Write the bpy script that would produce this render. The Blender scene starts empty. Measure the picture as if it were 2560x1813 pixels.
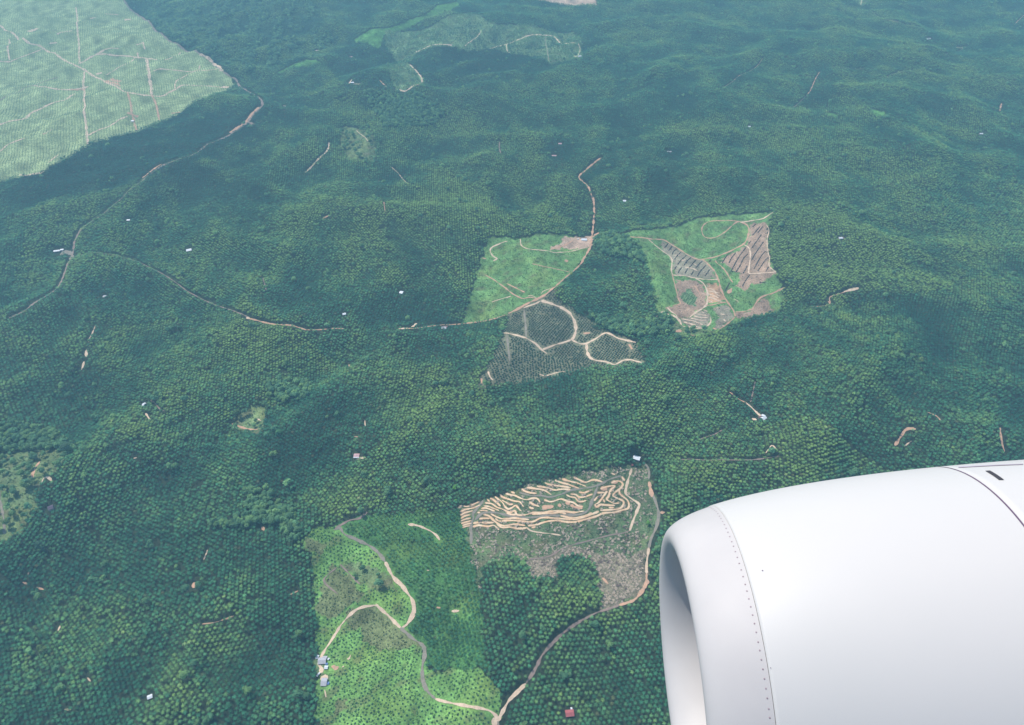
import bpy, math, random
import numpy as np
R = math.radians
SC = bpy.context.scene
rng = np.random.default_rng(7)
random.seed(7)

# ------------------------------------------------------------------ camera, sky, sun
H0 = 1210.0                       # flying height over the valley floor, metres
TH = R(42.0)                      # the lens points this far below the horizon
FPX = 1850.0                      # focal length in pixels of the 2560 px wide photograph
cd = bpy.data.cameras.new('camera'); cam = bpy.data.objects.new('camera', cd)
SC.collection.objects.link(cam); SC.camera = cam
cd.sensor_width = 36; cd.lens = 36 * FPX / 2560
cd.clip_start = 0.05; cd.clip_end = 60000
cam.location = (0, 0, H0); cam.rotation_euler = (math.pi / 2 - TH, 0, 0)
SUN_EL, SUN_AZ = R(56), R(-50)    # azimuth from +Y (away from the lens), negative = to the left
w = bpy.data.worlds.new('World'); SC.world = w; w.use_nodes = True
nt = w.node_tree
sky = nt.nodes.new('ShaderNodeTexSky'); sky.sky_type = 'NISHITA'; sky.sun_disc = False
sky.sun_elevation = SUN_EL; sky.sun_rotation = SUN_AZ
sky.altitude = 1200; sky.dust_density = 2.0
bg = nt.nodes['Background']; bg.inputs[1].default_value = 0.12
nt.links.new(sky.outputs[0], bg.inputs[0])
sl = bpy.data.lights.new('sun', 'SUN'); sl.energy = 3.6; sl.angle = R(0.6); sl.color = (1.0, 0.955, 0.89)
so = bpy.data.objects.new('sun', sl); SC.collection.objects.link(so)
sd = np.array([math.sin(SUN_AZ) * math.cos(SUN_EL), math.cos(SUN_AZ) * math.cos(SUN_EL), math.sin(SUN_EL)])
from mathutils import Vector, Matrix
so.rotation_euler = Vector(sd).to_track_quat('Z', 'Y').to_euler()
so.location = (0, 0, 3000)
SC.view_settings.view_transform = 'Standard'; SC.view_settings.look = 'None'
SC.view_settings.exposure = 0.29; SC.view_settings.gamma = 1
HAZE = 1.14e-4
SC.cycles.max_bounces = 5; SC.cycles.diffuse_bounces = 2; SC.cycles.glossy_bounces = 2
SC.cycles.volume_bounces = 1; SC.cycles.transparent_max_bounces = 4

# ------------------------------------------------------------------ small helpers
def tag(o, label=None, cat=None, group=None, kind=None):
    if label: o['label'] = label
    if cat: o['category'] = cat
    if group: o['group'] = group
    if kind: o['kind'] = kind
    return o
def mesh(name, V, F, mat=None, parent=None, smooth=False):
    me = bpy.data.meshes.new(name)
    me.from_pydata([tuple(map(float, v)) for v in V], [], [tuple(int(i) for i in f) for f in F])
    if mat: me.materials.append(mat)
    if smooth: me.polygons.foreach_set('use_smooth', [True] * len(me.polygons))
    me.update()
    o = bpy.data.objects.new(name, me); SC.collection.objects.link(o)
    if parent: o.parent = parent
    return o
def empty(name, loc, rz=0):
    o = bpy.data.objects.new(name, None); SC.collection.objects.link(o)
    o.location = loc; o.rotation_euler = (0, 0, rz); o.empty_display_size = 1
    return o
def fastmesh(name, V, Q, mat=None, smooth=True, col=None):
    me = bpy.data.meshes.new(name)
    V = np.asarray(V, np.float32); Q = np.asarray(Q, np.int32)
    me.vertices.add(len(V)); me.vertices.foreach_set('co', V.ravel())
    me.loops.add(Q.size); me.loops.foreach_set('vertex_index', Q.ravel())
    me.polygons.add(len(Q)); me.polygons.foreach_set('loop_start', np.arange(0, Q.size, 4, dtype=np.int32))
    me.polygons.foreach_set('use_smooth', np.full(len(Q), smooth))
    if mat: me.materials.append(mat)
    if col is not None:
        a = me.color_attributes.new('col', 'FLOAT_COLOR', 'POINT'); a.data.foreach_set('color', col.astype(np.float32).ravel())
    me.update(calc_edges=True)
    o = bpy.data.objects.new(name, me); SC.collection.objects.link(o)
    return o
class NT:
    def __init__(s, name):
        s.m = bpy.data.materials.new(name); s.m.use_nodes = True; s.t = s.m.node_tree
        s.p = s.t.nodes['Principled BSDF']
    def n(s, ty, **k):
        x = s.t.nodes.new(ty)
        for a, b in k.items(): setattr(x, a, b)
        return x
    def l(s, a, b): s.t.links.new(a, b)
    def mix(s, f, a, b, bt='MIX'):
        x = s.n('ShaderNodeMix', data_type='RGBA', blend_type=bt)
        for i, v in ((0, f), (6, a), (7, b)):
            if hasattr(v, 'links'): s.l(v, x.inputs[i])
            else: x.inputs[i].default_value = v if i == 0 else (*v, 1) if len(v) == 3 else v
        return x.outputs[2]
    def noise(s, scale, detail=3, rough=.5, co=None):
        x = s.n('ShaderNodeTexNoise'); x.inputs['Scale'].default_value = scale
        x.inputs['Detail'].default_value = detail; x.inputs['Roughness'].default_value = rough
        if co is not None: s.l(co, x.inputs['Vector'])
        return x.outputs['Fac']
    def ramp(s, fac, lo, hi, a=0., b=1.):
        x = s.n('ShaderNodeMapRange'); s.l(fac, x.inputs[0])
        for i, v in zip((1, 2, 3, 4), (lo, hi, a, b)): x.inputs[i].default_value = v
        return x.outputs[0]
def plain(name, col, rough=.7, var=.25, scale=1.5, metal=0., spec=.3):
    k = NT(name); tc = k.n('ShaderNodeTexCoord').outputs['Object']
    f = k.ramp(k.noise(scale, 4, .6, tc), .3, .7, 1 - var, 1 + var)
    c = k.n('ShaderNodeCombineColor')
    for i in range(3): k.l(f, c.inputs[i])
    k.l(k.mix(1., col, c.outputs[0], 'MULTIPLY'), k.p.inputs['Base Color'])
    k.p.inputs['Roughness'].default_value = rough; k.p.inputs['Metallic'].default_value = metal
    k.p.inputs['Specular IOR Level'].default_value = spec
    return k.m

# ------------------------------------------------------------------ terrain height
_w = np.random.default_rng(21)
WAVES = []
for wl, amp in ((1900, 17), (1400, 14), (1000, 14), (760, 13), (610, 11), (470, 8), (380, 5.), (300, 3.), (240, 2.), (190, 1.), (150, .5)):
    for _ in range(2):
        a = _w.uniform(0, math.tau); WAVES.append((math.cos(a) / wl * math.tau, math.sin(a) / wl * math.tau, _w.uniform(0, math.tau), amp))
def noise2(x, y, wl, seed):
    g = np.random.default_rng(seed); s = 0
    for i in range(7):
        a = g.uniform(0, math.tau); k = math.tau / wl * g.uniform(.6, 1.7)
        s = s + np.sin(x * math.cos(a) * k + y * math.sin(a) * k + g.uniform(0, math.tau) + 1.3 * np.sin(x * k * .37 + i) + 1.3 * np.sin(y * k * .41 + 2 * i))
    return s / 2.2
def hgt(x, y):
    x = np.asarray(x, float); y = np.asarray(y, float)
    xx = x + 90 * np.sin(y / 410 + .7) + 50 * np.sin(y / 170 + 2); yy = y + 90 * np.sin(x / 370 + 1.9) + 40 * np.sin(x / 150)
    h = 0
    for kx, ky, p, a in WAVES:
        s = np.sin(xx * kx + yy * ky + p)
        h = h + a * (1.2 - 2.2 * np.abs(s)) * .45 + a * .35 * s
    return h * .80

# ------------------------------------------------------------------ from the photograph to the ground
CR = {'A': (0, 0, 2.663), 'B': (850, 0, 2.663), 'C': (1700, 0, 2.663), 'D': (0, 600, 2.663), 'E': (850, 600, 2.663), 'F': (1700, 600, 2.663),
      'G': (0, 1200, 2.649), 'H': (850, 1200, 2.649), 'K': (1440, 580, 11.465), 'M': (1660, 560, 7.643), 'N': (1640, 700, 9.554),
      'T': (1130, 1170, 7.643), 'U': (1370, 1160, 7.643), 'Y': (1200, 740, 11.465), 'P': (0, 0, 1.0), 'V': (780, 1600, 14.33)}
def PX(s):
    """'A 10,20 30,40 T 5,6' -> photo pixels; a letter switches the measuring frame"""
    out = []; c = CR['P']
    for t in s.split():
        if t in CR: c = CR[t]
        else:
            a, b = t.split(','); out.append((c[0] + float(a) / c[2], c[1] + float(b) / c[2]))
    return np.array(out)
CT, ST = math.cos(TH), math.sin(TH)
def ground(p):
    p = np.atleast_2d(p); u = (p[:, 0] - 1280) / FPX; v = (p[:, 1] - 906.5) / FPX
    d = np.stack([u, CT - v * ST, -ST - v * CT], 1); z = np.zeros(len(p))
    zz = np.linspace(170, -200, 300)[:, None]; tt = (H0 - zz) / -d[:, 2][None]
    under = hgt(d[:, 0] * tt, d[:, 1] * tt) > zz; k = under.argmax(0); n = np.arange(len(p))
    t0 = tt[np.maximum(k - 1, 0), n]; t1 = tt[k, n]
    for _ in range(18):
        t = (t0 + t1) / 2; below = hgt(d[:, 0] * t, d[:, 1] * t) > H0 + d[:, 2] * t
        t1 = np.where(below, t, t1); t0 = np.where(below, t0, t)
    return np.stack([d[:, 0] * t, d[:, 1] * t, H0 + d[:, 2] * t], 1)
def G(s): return ground(PX(s))[:, :2]
def topx(x, y, z):
    dz = z - H0; w_ = y * CT - dz * ST; up = y * ST + dz * CT
    return 1280 + FPX * x / w_, 906.5 - FPX * up / w_, w_

# ------------------------------------------------------------------ map raster of the land
CELL = 2.5; X0, X1, Y0, Y1 = -4200., 4200., 250., 5600.
NX, NY = int((X1 - X0) / CELL), int((Y1 - Y0) / CELL)
ZN = np.zeros((NY, NX), np.uint8); CLR = np.zeros((NY, NX), bool)
def ij(x, y): return np.clip(((x - X0) / CELL).astype(int), 0, NX - 1), np.clip(((y - Y0) / CELL).astype(int), 0, NY - 1)
def inside(P, x, y):
    r = np.zeros(x.shape, bool); n = len(P)
    for k in range(n):
        x1, y1 = P[k]; x2, y2 = P[(k + 1) % n]
        if y1 == y2: continue
        c = ((y1 > y) != (y2 > y)) & (x < (x2 - x1) * (y - y1) / (y2 - y1) + x1); r ^= c
    return r
def dens(P, step, closed=False):
    P = np.asarray(P, float)
    if closed: P = np.vstack([P, P[:1]])
    out = [P[:1]]
    for a, b in zip(P[:-1], P[1:]):
        n = max(1, int(np.linalg.norm(b - a) / step)); out.append(a + (b - a) * np.linspace(0, 1, n + 1)[1:, None])
    return np.vstack(out)
def smooth_line(P, step=4.):
    P = np.asarray(P, float)
    if len(P) < 3: return dens(P, step)
    Q = np.vstack([2 * P[0] - P[1], P, 2 * P[-1] - P[-2]]); out = [P[:1]]
    for i in range(1, len(Q) - 2):
        a, b, c, d = Q[i - 1:i + 3]; n = max(2, int(np.linalg.norm(c - b) / step)); t = np.linspace(0, 1, n + 1)[1:, None]
        out.append(.5 * (2 * b + (c - a) * t + (2 * a - 5 * b + 4 * c - d) * t ** 2 + (3 * b - a - 3 * c + d) * t ** 3))
    return np.vstack(out)
def zone(k, s):
    P = G(s); i0, j0 = ij(P[:, 0].min(), P[:, 1].min()); i1, j1 = ij(P[:, 0].max(), P[:, 1].max())
    xs = X0 + (np.arange(i0, i1 + 1) + .5) * CELL; ys = Y0 + (np.arange(j0, j1 + 1) + .5) * CELL
    xx, yy = np.meshgrid(xs, ys)
    wx = 3.2 * np.sin(yy / 7.3 + np.sin(xx / 11)) + 2 * np.sin(yy / 3.1); wy = 3.2 * np.sin(xx / 6.7 + np.sin(yy / 13)) + 2 * np.sin(xx / 2.7)
    m = inside(P, xx + wx, yy + wy); ZN[j0:j1 + 1, i0:i1 + 1][m] = k
def stamp(P, r):
    n = int(r / CELL) + 1; i, j = ij(P[:, 0], P[:, 1])
    for a in range(-n, n + 1):
        for b in range(-n, n + 1):
            if (a * a + b * b) ** .5 * CELL <= r + .6:
                CLR[np.clip(j + b, 0, NY - 1), np.clip(i + a, 0, NX - 1)] = True
# zone numbers and their ground colours (albedo) ; speckle = how much pale dry litter lies about
ZC = {0: ((.030, .045, .024), .10), 1: ((.320, .400, .190), .20), 2: ((.135, .270, .085), .2), 3: ((.145, .155, .092), .65), 4: ((.150, .310, .080), .12),
      5: ((.065, .175, .050), .10), 6: ((.085, .145, .060), .65), 7: ((.170, .155, .100), .85), 8: ((.480, .330, .240), .60), 9: ((.125, .195, .080), .35),
      10: ((.170, .275, .120), .30), 11: ((.360, .240, .165), .75), 12: ((.280, .255, .175), .8), 13: ((.170, .205, .085), .25), 14: ((.030, .055, .028), .05),
      15: ((.095, .235, .060), .08), 16: ((.520, .310, .180), .55)}
zone(1, 'A 780,-60 850,40 930,110 1010,170 1080,230 1150,285 1230,335 1330,360 1400,400 1460,455 1530,510 1560,560 1520,600 1400,640 1280,690 1190,760 1060,810 980,850 900,885 760,910 640,950 590,970 500,1020 400,1080 300,1130 250,1165 130,1180 0,1215 -300,1330 -1200,1330 -1200,-60')
zone(14, 'A 840,-60 2000,-60 2180,60 2030,170 2240,270 2000,400 1700,480 1590,500 1540,470 1440,400 1340,345 1240,320 1150,270 1000,150')
zone(14, 'G 1620,60 1760,70 1850,160 1940,200 1950,310 2000,380 1960,430 1900,420 1870,300 1680,310 1500,330 1400,330 1420,280 1600,250 1650,200')
zone(14, 'K 640,30 1250,60 1650,250 1850,600 1950,850 1700,950 1500,800 1000,750 600,600 520,300')
zone(14, 'D -100,1240 300,1240 520,1390 430,1500 240,1440 -100,1600')
zone(14, 'D 1780,950 2060,940 2060,1050 1880,1100 1780,1020')
zone(14, 'B 150,620 560,640 700,760 600,850 300,870 250,760')
zone(14, 'E 1620,500 1700,520 1990,560 2180,500 2210,620 2000,660 1900,640 1750,590')
zone(15, 'B 90,265 300,190 550,110 780,10 795,45 600,120 300,215 275,300 260,330 100,285')
zone(10, 'B 600,180 900,80 960,130 1050,165 1200,165 1540,215 1610,260 1610,390 1550,395 1400,430 1250,370 1100,350 1000,325 850,340 750,310 600,320 500,360 440,430 330,340 300,290 300,200')
zone(10, 'B 340,430 470,430 560,540 440,610 370,600 330,500')
zone(8, 'B 1310,-60 1330,0 1450,22 1550,42 1640,32 1710,35 1690,-60')
zone(10, 'C 1130,-60 1150,0 1210,40 1280,0 1280,-60')
zone(9, 'B 20,840 200,850 240,1000 220,1080 60,1060 0,960')
zone(15, 'A 1840,490 1930,440 2030,400 2110,400 2130,420 2050,440 1940,455 1860,495')
zone(15, 'C 980,750 1050,765 1040,780 985,770'); zone(15, 'C 1260,730 1360,745 1370,775 1300,775')
zone(2, 'E 990,-14 1200,-10 1490,-36 1680,-10 1650,80 1610,140 1560,200 1500,260 1430,320 1300,395 1120,490 1010,530 850,555 820,545 840,470 880,330 920,200 950,100')
zone(8, 'E 1490,-24 1560,-20 1700,-30 1665,50 1600,60 1480,55 1400,75 1400,45 1480,20')
zone(3, 'E 1120,490 1220,440 1300,395 1430,340 1440,380 1500,430 1600,500 1700,560 1680,590 1780,605 1960,680 2000,750 2030,820 1900,835 1800,850 1650,850 1560,880 1440,910 1340,930 1200,950 1050,965 920,985 930,930 990,840 1040,740 1080,640 1110,560')
zone(2, 'P 1553,588 1700,565 1749,544 1794,541 1858,537 1933,529 1921,563 1921,637 1940,682 1951,712 1961,750 1940,780 1869,795 1824,814 1790,833 1737,840 1700,837 1687,833 1676,810 1668,780 1639,788 1642,761 1635,731 1620,675 1608,630 1601,632 1584,602')
zone(11, 'M 1640,10 1900,-40 1960,20 2000,130 1970,300 1990,560 2020,640 2010,800 2140,930 2050,1020 1950,1050 1900,1130 1680,1140 1560,1280 1480,1240 1400,1180 1420,1080 1480,960 1400,920 1310,890 1250,800 1100,740 1200,590 1380,540 1550,430 1620,300 1650,150')
zone(12, 'M -40,400 -40,300 150,400 400,560 780,700 900,850 1010,1040 600,1030 200,970 150,700 80,600 -40,500')
zone(11, 'N 480,0 950,0 1100,130 1180,250 1210,560 1150,640 850,850 780,900 560,900 300,760 230,650 400,620 560,580 500,300')
zone(10, 'N 600,300 850,200 1000,500 900,650 620,500')
zone(16, 'N 1200,90 1480,80 1640,480 1240,590 1250,300')
zone(12, 'N 780,920 1200,700 1290,880 1270,1060 1100,1150 850,1140 640,1050 590,930')
zone(12, 'N 1360,640 1700,600 1860,850 1480,1180 1380,1180 1500,900')
zone(11, 'F 370,490 480,465 530,395 560,390 600,430 620,475 450,515 375,525')
zone(9, 'N 380,1000 600,1110 1000,1190 1300,1180 1450,1230 1300,1290 900,1330 700,1330 440,1270')
zone(6, 'P 1144,1271 1205,1253 1232,1243 1293,1222 1378,1199 1448,1183 1566,1168 1618,1164 1630,1212 1648,1283 1648,1304 1618,1363 1616,1411 1620,1457 1601,1483 1578,1502 1529,1521 1507,1528 1505,1494 1499,1445 1492,1415 1469,1392 1431,1387 1393,1396 1390,1441 1322,1443 1318,1400 1276,1389 1227,1404 1201,1426 1205,1490 1190,1464 1178,1381 1163,1328 1152,1290')
zone(7, 'H 1500,450 1600,440 1720,500 1800,470 1900,520 2030,440 2030,700 1990,740 1800,850 1740,860 1730,780 1700,580 1640,505 1540,490 1440,515 1430,640 1250,640 1240,530')
zone(6, 'H 860,370 1100,360 1080,500 940,590 890,560')
zone(5, 'H -60,300 180,230 780,195 830,340 870,480 900,640 930,800 950,1100 990,1250 850,1250 700,1255 560,1230 555,1100 420,970 490,820 350,640 200,440 60,370')
zone(4, 'P 755,1351 793,1318 850,1313 872,1340 925,1366 963,1404 982,1441 1016,1479 1035,1509 1031,1540 1008,1566 1054,1611 1060,1650 1069,1679 1114,1676 1171,1672 1208,1683 1235,1702 1243,1728 1258,1759 1243,1811 1243,1990 780,1990 793,1813 793,1650 790,1560 785,1464 777,1396')
zone(13, 'H 40,870 130,850 240,835 300,890 420,1000 550,1100 460,1110 300,1130 180,1090 120,990 40,960')
zone(13, 'G 2020,390 2120,400 2160,440 2100,500 2040,470'); zone(13, 'H -160,840 -60,560 60,640 160,760 60,840 -20,900 -120,920')
zone(13, 'H -30,1440 30,1440 40,1520 -20,1560')
zone(9, 'H 20,540 200,560 330,640 380,740 200,720 80,640')
zone(9, 'G -200,-40 60,-80 250,-40 250,180 120,350 40,400 -200,460'); zone(9, 'D -100,1440 240,1400 420,1400 430,1500 250,1640 -100,1640')
zone(9, 'D 1660,1100 1770,1110 1745,1270 1720,1290 1540,1255 1560,1210')
zone(9, 'V 100,560 500,600 560,900 420,1200 620,1500 640,1605 300,1605 200,1200 130,900')

# ------------------------------------------------------------------ roads, tracks, terraces : (width m, material, measuring string)
DIRT, GREY, SAND, ORNG = 'dirt', 'grey', 'sand', 'orange'
ROADS = [
 (3, DIRT, 'P 190,640 250,632 330,650 380,672 430,700 480,735 560,770 620,793'), (5, SAND, 'A 60,260 65,400'), (4, SAND, 'A 905,300 955,285'), (4, SAND, 'A 0,1010 60,960 170,920'), (4, SAND, 'A 290,890 350,860'), (4, SAND, 'A 1200,350 1140,385 1090,398'), (5, SAND, 'A 330,290 380,285'), (5, SAND, 'A 380,230 480,205'),
 (10, DIRT, 'A 770,-40 850,40 930,110 1010,170 1080,230 1150,285 1230,335 1330,360 1400,400 1460,455 1530,510 1570,530 1600,580 1650,610 1710,640 1745,680 1730,720 1690,760 1660,800 1610,845 1540,890 1440,940 1340,995 1200,1055 1070,1110 1000,1160 945,1205'),
 (12, SAND, 'A 1330,362 1400,400 1450,440 1475,475'), (12, ORNG, 'A 1725,715 1680,755 1645,800 1600,840 1530,885'), (14, DIRT, 'A 1615,830 1650,815 1690,832'), (9, ORNG, 'A 1075,1095 1040,1115 1000,1145 950,1185'),
 (7, DIRT, 'A 945,1205 870,1260 800,1330 680,1430 560,1510 500,1600 D 490,60 470,130 430,220 390,310 300,380 180,460 60,520'),
 (16, GREY, 'D 400,100 440,80 480,100 470,130'),
 (7, SAND, 'A -60,140 0,170 40,205 90,225 170,270 270,310 340,350 410,390 500,435 560,465 620,505 700,545 780,580 850,615 940,632 1010,638 1080,640 1120,620 1180,590 1220,568 1320,572 1450,580 1520,585'),
 (5, SAND, 'A 505,50 515,180 525,300 530,420'), (7, SAND, 'A 525,425 590,390 650,360 700,330'), (4, SAND, 'A 700,330 740,322 790,325'), (6, SAND, 'A 650,362 760,370 850,375 920,385 980,390 1050,400'),
 (9, SAND, 'A 975,390 990,470 1000,550 1010,630'), (9, ORNG, 'A 1010,630 1040,700 1060,800'), (9, ORNG, 'A 850,615 870,690 880,760 900,840 910,870'), (6, SAND, 'A 560,480 560,600 565,700 575,850 585,960'),
 (7, SAND, 'A 225,568 330,585 420,598 500,595 590,578'), (12, ORNG, 'A 470,597 570,597'), (5, DIRT, 'A -60,700 0,668 80,625 160,590 230,568 290,545 390,515'), (6, SAND, 'A -60,840 0,830 80,805 150,795 200,760 300,710 420,670 500,625'),
 (5, SAND, 'A 570,915 640,875 720,845 790,800 850,775'), (6, SAND, 'A -60,410 0,410 70,412'), (4, SAND, 'A 70,412 160,375 240,345 300,320'), (4, SAND, 'A 710,500 790,450 900,385'), (5, SAND, 'A 1020,475 1070,460 1180,470 1280,478 1370,470 1450,460'),
 (4, SAND, 'A 1280,478 1320,465 1330,435'), (4, SAND, 'A 1165,590 1172,545 1220,515 1290,480'), (5, SAND, 'A 130,1165 180,1168 260,1155 300,1140'), (5, SAND, 'A 320,1085 350,1060 390,1032'), (6, SAND, 'A 600,125 640,118'), (6, SAND, 'A 700,93 790,100'),
 (14, ORNG, 'A 705,538 760,555 800,575'), (20, ORNG, 'A 740,525 800,545'), (14, SAND, 'A 190,212 250,190'), (12, SAND, 'A 830,133 875,130'), (14, ORNG, 'A 845,750 920,780'), (9, SAND, 'A 640,495 680,485'), (9, SAND, 'A 1480,578 1540,580'), (5, SAND, 'A 950,280 965,330'), (5, SAND, 'A 915,350 920,385'),
 (12, ORNG, 'A 280,893 310,890'), (10, ORNG, 'A 1140,755 1200,748'), (4, SAND, 'A 2190,950 2180,1000 2110,1070 2030,1150'), (6, ORNG, 'A 2150,1455 2190,1435'),
 (7, ORNG, 'B 1740,1050 1650,1120 1590,1180 1640,1230 1670,1290 1690,1350 1690,1450 1680,1550 1670,1620 E 1665,50 1620,130 1600,165'),
 (5, ORNG, 'E 1600,165 1540,220 1480,270 1430,315'), (8, ORNG, 'E 1430,315 1380,355 1310,395 1220,440 1120,490'), (8, ORNG, 'B 1690,1570 1725,1550'),
 (5, ORNG, 'E 1100,500 1010,530 930,545 850,555 720,565 600,575 480,590 390,592'), (9, SAND, 'E 390,592 450,588'), (7, SAND, 'E 480,580 510,555'),
 (5, ORNG, 'D 1640,520 1740,545 1860,565 1960,575 2040,600'), (8, SAND, 'D 1640,518 1665,525'), (4, ORNG, 'D 2040,600 2200,592 2290,592'),
 (5, GREY, 'E 1225,465 1235,560 1240,650'), (5, SAND, 'E 1220,455 1290,430 1340,405'), (9, SAND, 'E 1340,405 1420,430 1480,455 1530,490 1560,540 1570,600 1555,650 1540,665'), (7, SAND, 'E 1540,665 1600,692 1640,690 1700,660 1770,620 1850,655 1970,683'),
 (7, SAND, 'E 1090,620 1160,632 1240,655 1300,690 1340,730 1380,760'), (6, SAND, 'E 1350,730 1430,700 1500,680 1540,665'), (8, SAND, 'E 1640,695 1650,760 1680,795 1760,810 1830,830 1900,800 2010,820'), (5, GREY, 'E 1110,630 1120,720 1130,810'),
 (4, SAND, 'E 1325,895 1370,905 1440,885 1500,875'), (4, SAND, 'E 985,875 1000,915 1020,935'), (10, ORNG, 'E 1620,625 1665,620'), (6, ORNG, 'E 1925,695 1945,730'), (5, ORNG, 'E 940,920 945,960'),
 (5, SAND, 'E 1115,10 1020,45 1000,75 1020,110 1045,125 1020,142'), (5, ORNG, 'E 945,120 975,128'), (4, SAND, 'E 1200,-5 1210,40 1260,62 1370,72 1450,85 1560,72 1640,50'), (6, ORNG, 'E 1400,65 1500,35 1560,0'), (4, ORNG, 'E 960,230 1030,270 1100,320 1150,360 1210,390 1250,385 1300,388'),
 (4, ORNG, 'E 1110,290 1180,325 1230,350'), (3, ORNG, 'E 1280,160 1420,190 1530,215'), (9, ORNG, 'E 1495,140 1520,140'), (3, SAND, 'E 1250,375 1280,372 1310,390'), (3, SAND, 'E 1010,415 1070,395 1140,375'), (3, SAND, 'E 1340,360 1350,345 1400,325'),
 (6, ORNG, 'K 1280,115 1600,150 1900,170 2290,210 M 0,310 150,400 400,560 560,650 700,685 900,650 1200,550 1450,430 1560,340 1610,220 1620,100 1580,20 1500,-20 C 400,1480'),
 (4, ORNG, 'C 410,1478 300,1470 200,1475 150,1510 150,1560 180,1585 240,1580 300,1545 370,1485 410,1478'), (6, SAND, 'C 400,1482 450,1475 540,1460 580,1440'), (4, SAND, 'C 580,1440 620,1415'),
 (5, SAND, 'K 2080,220 2290,400 M 0,540 100,610 150,680 150,780 140,880 160,980'), (4, ORNG, 'M 160,980 190,1100 230,1250 280,1450 310,1530 160,1565'), (5, SAND, 'M 170,980 400,990 560,1030 760,1060 990,1065 1030,1050'),
 (6, SAND, 'M 600,1040 740,1130 800,1220 830,1330 830,1450 N 1200,600 1100,690 900,820 800,900'), (6, ORNG, 'M 740,690 830,760 960,900 1030,1050 1090,1250 1170,1430 1290,1605 N 1850,730 1890,870'), (4, ORNG, 'N 1890,880 1700,1050 1480,1200'),
 (5, ORNG, 'N 1200,610 1400,590 1600,540 1680,540'), (5, SAND, 'M 1530,400 1620,460 1650,560 1640,720 1620,900 1640,950 1900,940 2130,925'), (3, SAND, 'M 1960,20 2005,130 1970,300 1990,560 2020,640 2010,800 2140,930'),
 (5, ORNG, 'M 980,700 1000,740 1100,820 1200,940 1260,1050 1310,1120'), (10, ORNG, 'M 1300,1230 1220,1330'), (5, ORNG, 'N 1900,770 2100,760 2290,700 F 480,465 530,390 620,355 700,315'),
 (5, SAND, 'N 0,880 70,800 200,750'), (5, SAND, 'N 270,660 350,750 460,820 510,900'), (9, SAND, 'N 470,880 560,980 610,1080'), (6, SAND, 'N 250,810 420,860 500,920'), (4, SAND, 'N 610,1090 680,1120 850,1130 1000,1165 1150,1150 1270,1060 1310,980 1300,880'), (4, ORNG, 'N 920,130 1000,250 1070,380'),
 (3, SAND, 'N 1620,710 1760,670'), (3, SAND, 'N 1860,460 1930,490 1975,540'), (10, ORNG, 'N 470,1240 600,1210'), (6, ORNG, 'N 800,1310 920,1330'), (8, ORNG, 'N 1360,1150 1440,1190'),
 (7, GREY, 'H -40,330 0,320 30,360 120,400 200,440 260,490 300,545'), (8, SAND, 'H 300,545 350,640 400,690 440,740 480,800 490,860 480,900 440,960 410,980'), (5, DIRT, 'H -30,320 60,270 130,255 180,215'),
 (6, SAND, 'H 0,970 60,900 130,850 240,830'), (14, SAND, 'H 235,830 255,835'), (6, SAND, 'H 240,830 320,900 400,980'), (7, GREY, 'H 400,980 480,1050 550,1100 560,1160 545,1240 550,1330 580,1400 630,1450'), (6, SAND, 'H 630,1450 700,1470 850,1500 940,1515 1000,1535 1040,1580 1030,1660'),
 (6, SAND, 'H 0,970 G 2210,1040 2150,1130 2115,1200'), (10, SAND, 'V 270,760 250,900 330,1000 340,1180'), (12, SAND, 'V 400,1280 450,1400 420,1500'),
 (7, SAND, 'H 1045,1600 1080,1530 1120,1460 1180,1400 1230,1350'), (6, DIRT, 'H 1230,1350 1270,1290 1310,1220 1340,1160 1400,1090 1450,1040 1510,990 1600,930'), (5, DIRT, 'H 1600,930 1700,880 1760,860 1850,830'), (7, ORNG, 'H 1850,830 1940,800 1990,750 2025,690 2030,620'),
 (6, SAND, 'H 2030,620 2030,560 2045,450'), (7, GREY, 'H 2045,450 2060,390 2095,310 2110,220 2080,120 U 1990,600'), (8, ORNG, 'U 1990,640 1950,450 1930,340'), (5, GREY, 'U 1925,300 1930,150 1900,60 1860,0'), (12, ORNG, 'H 2035,660 2040,690'),
 (3.5, DIRT, 'H 0,560 30,590 80,640 130,690'), (3.5, DIRT, 'G 2230,580 2160,640 2150,680 2240,760'), (5, SAND, 'H 450,295 520,305 600,340 640,370 660,400'), (7, GREY, 'H 1045,1600 1035,1700'), (8, SAND, 'H 1020,1575 1025,1640'),
 (6, SAND, 'U 1600,90 1540,280 1490,480 1490,580 1600,670 1740,770 1700,900 1630,1080 1560,1280'), (3.4, DIRT, 'U 1560,1280 1400,1330 1000,1410 500,1540 300,1600 H 1400,500 1320,520 1250,525'),
 (6, GREY, 'T 600,620 480,780 400,880 410,960 370,1060 360,1180 370,1300 365,1460'), (6, GREY, 'T 440,1000 560,880 700,850 900,870 1200,930 1500,950 1800,910 U 0,990 500,975 640,960 770,880 830,740 900,560 950,430'), (5, GREY, 'T 1280,470 1500,530 1700,530 1880,560 2100,500 U 450,500 800,450 1000,390 1200,290 1400,230'),
 (3, SAND, 'T 1420,1130 1500,1200 1700,1240 1880,1260 2080,1290'),
 (6, SAND, 'B 500,350 560,325 600,305 660,297 750,303'), (7, SAND, 'B 1000,328 1080,303 1180,268 1250,240 1330,232 1410,240 1450,270 1500,290 1575,288'), (4, SAND, 'B 1108,297 1112,335 1135,357'), (3, SAND, 'B 1585,290 1598,330 1585,370'), (10, SAND, 'B 1560,375 1595,378'), (3, DIRT, 'B 1367,245 1378,320 1390,405'), (4, SAND, 'B 830,310 880,270 940,205'),
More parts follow.
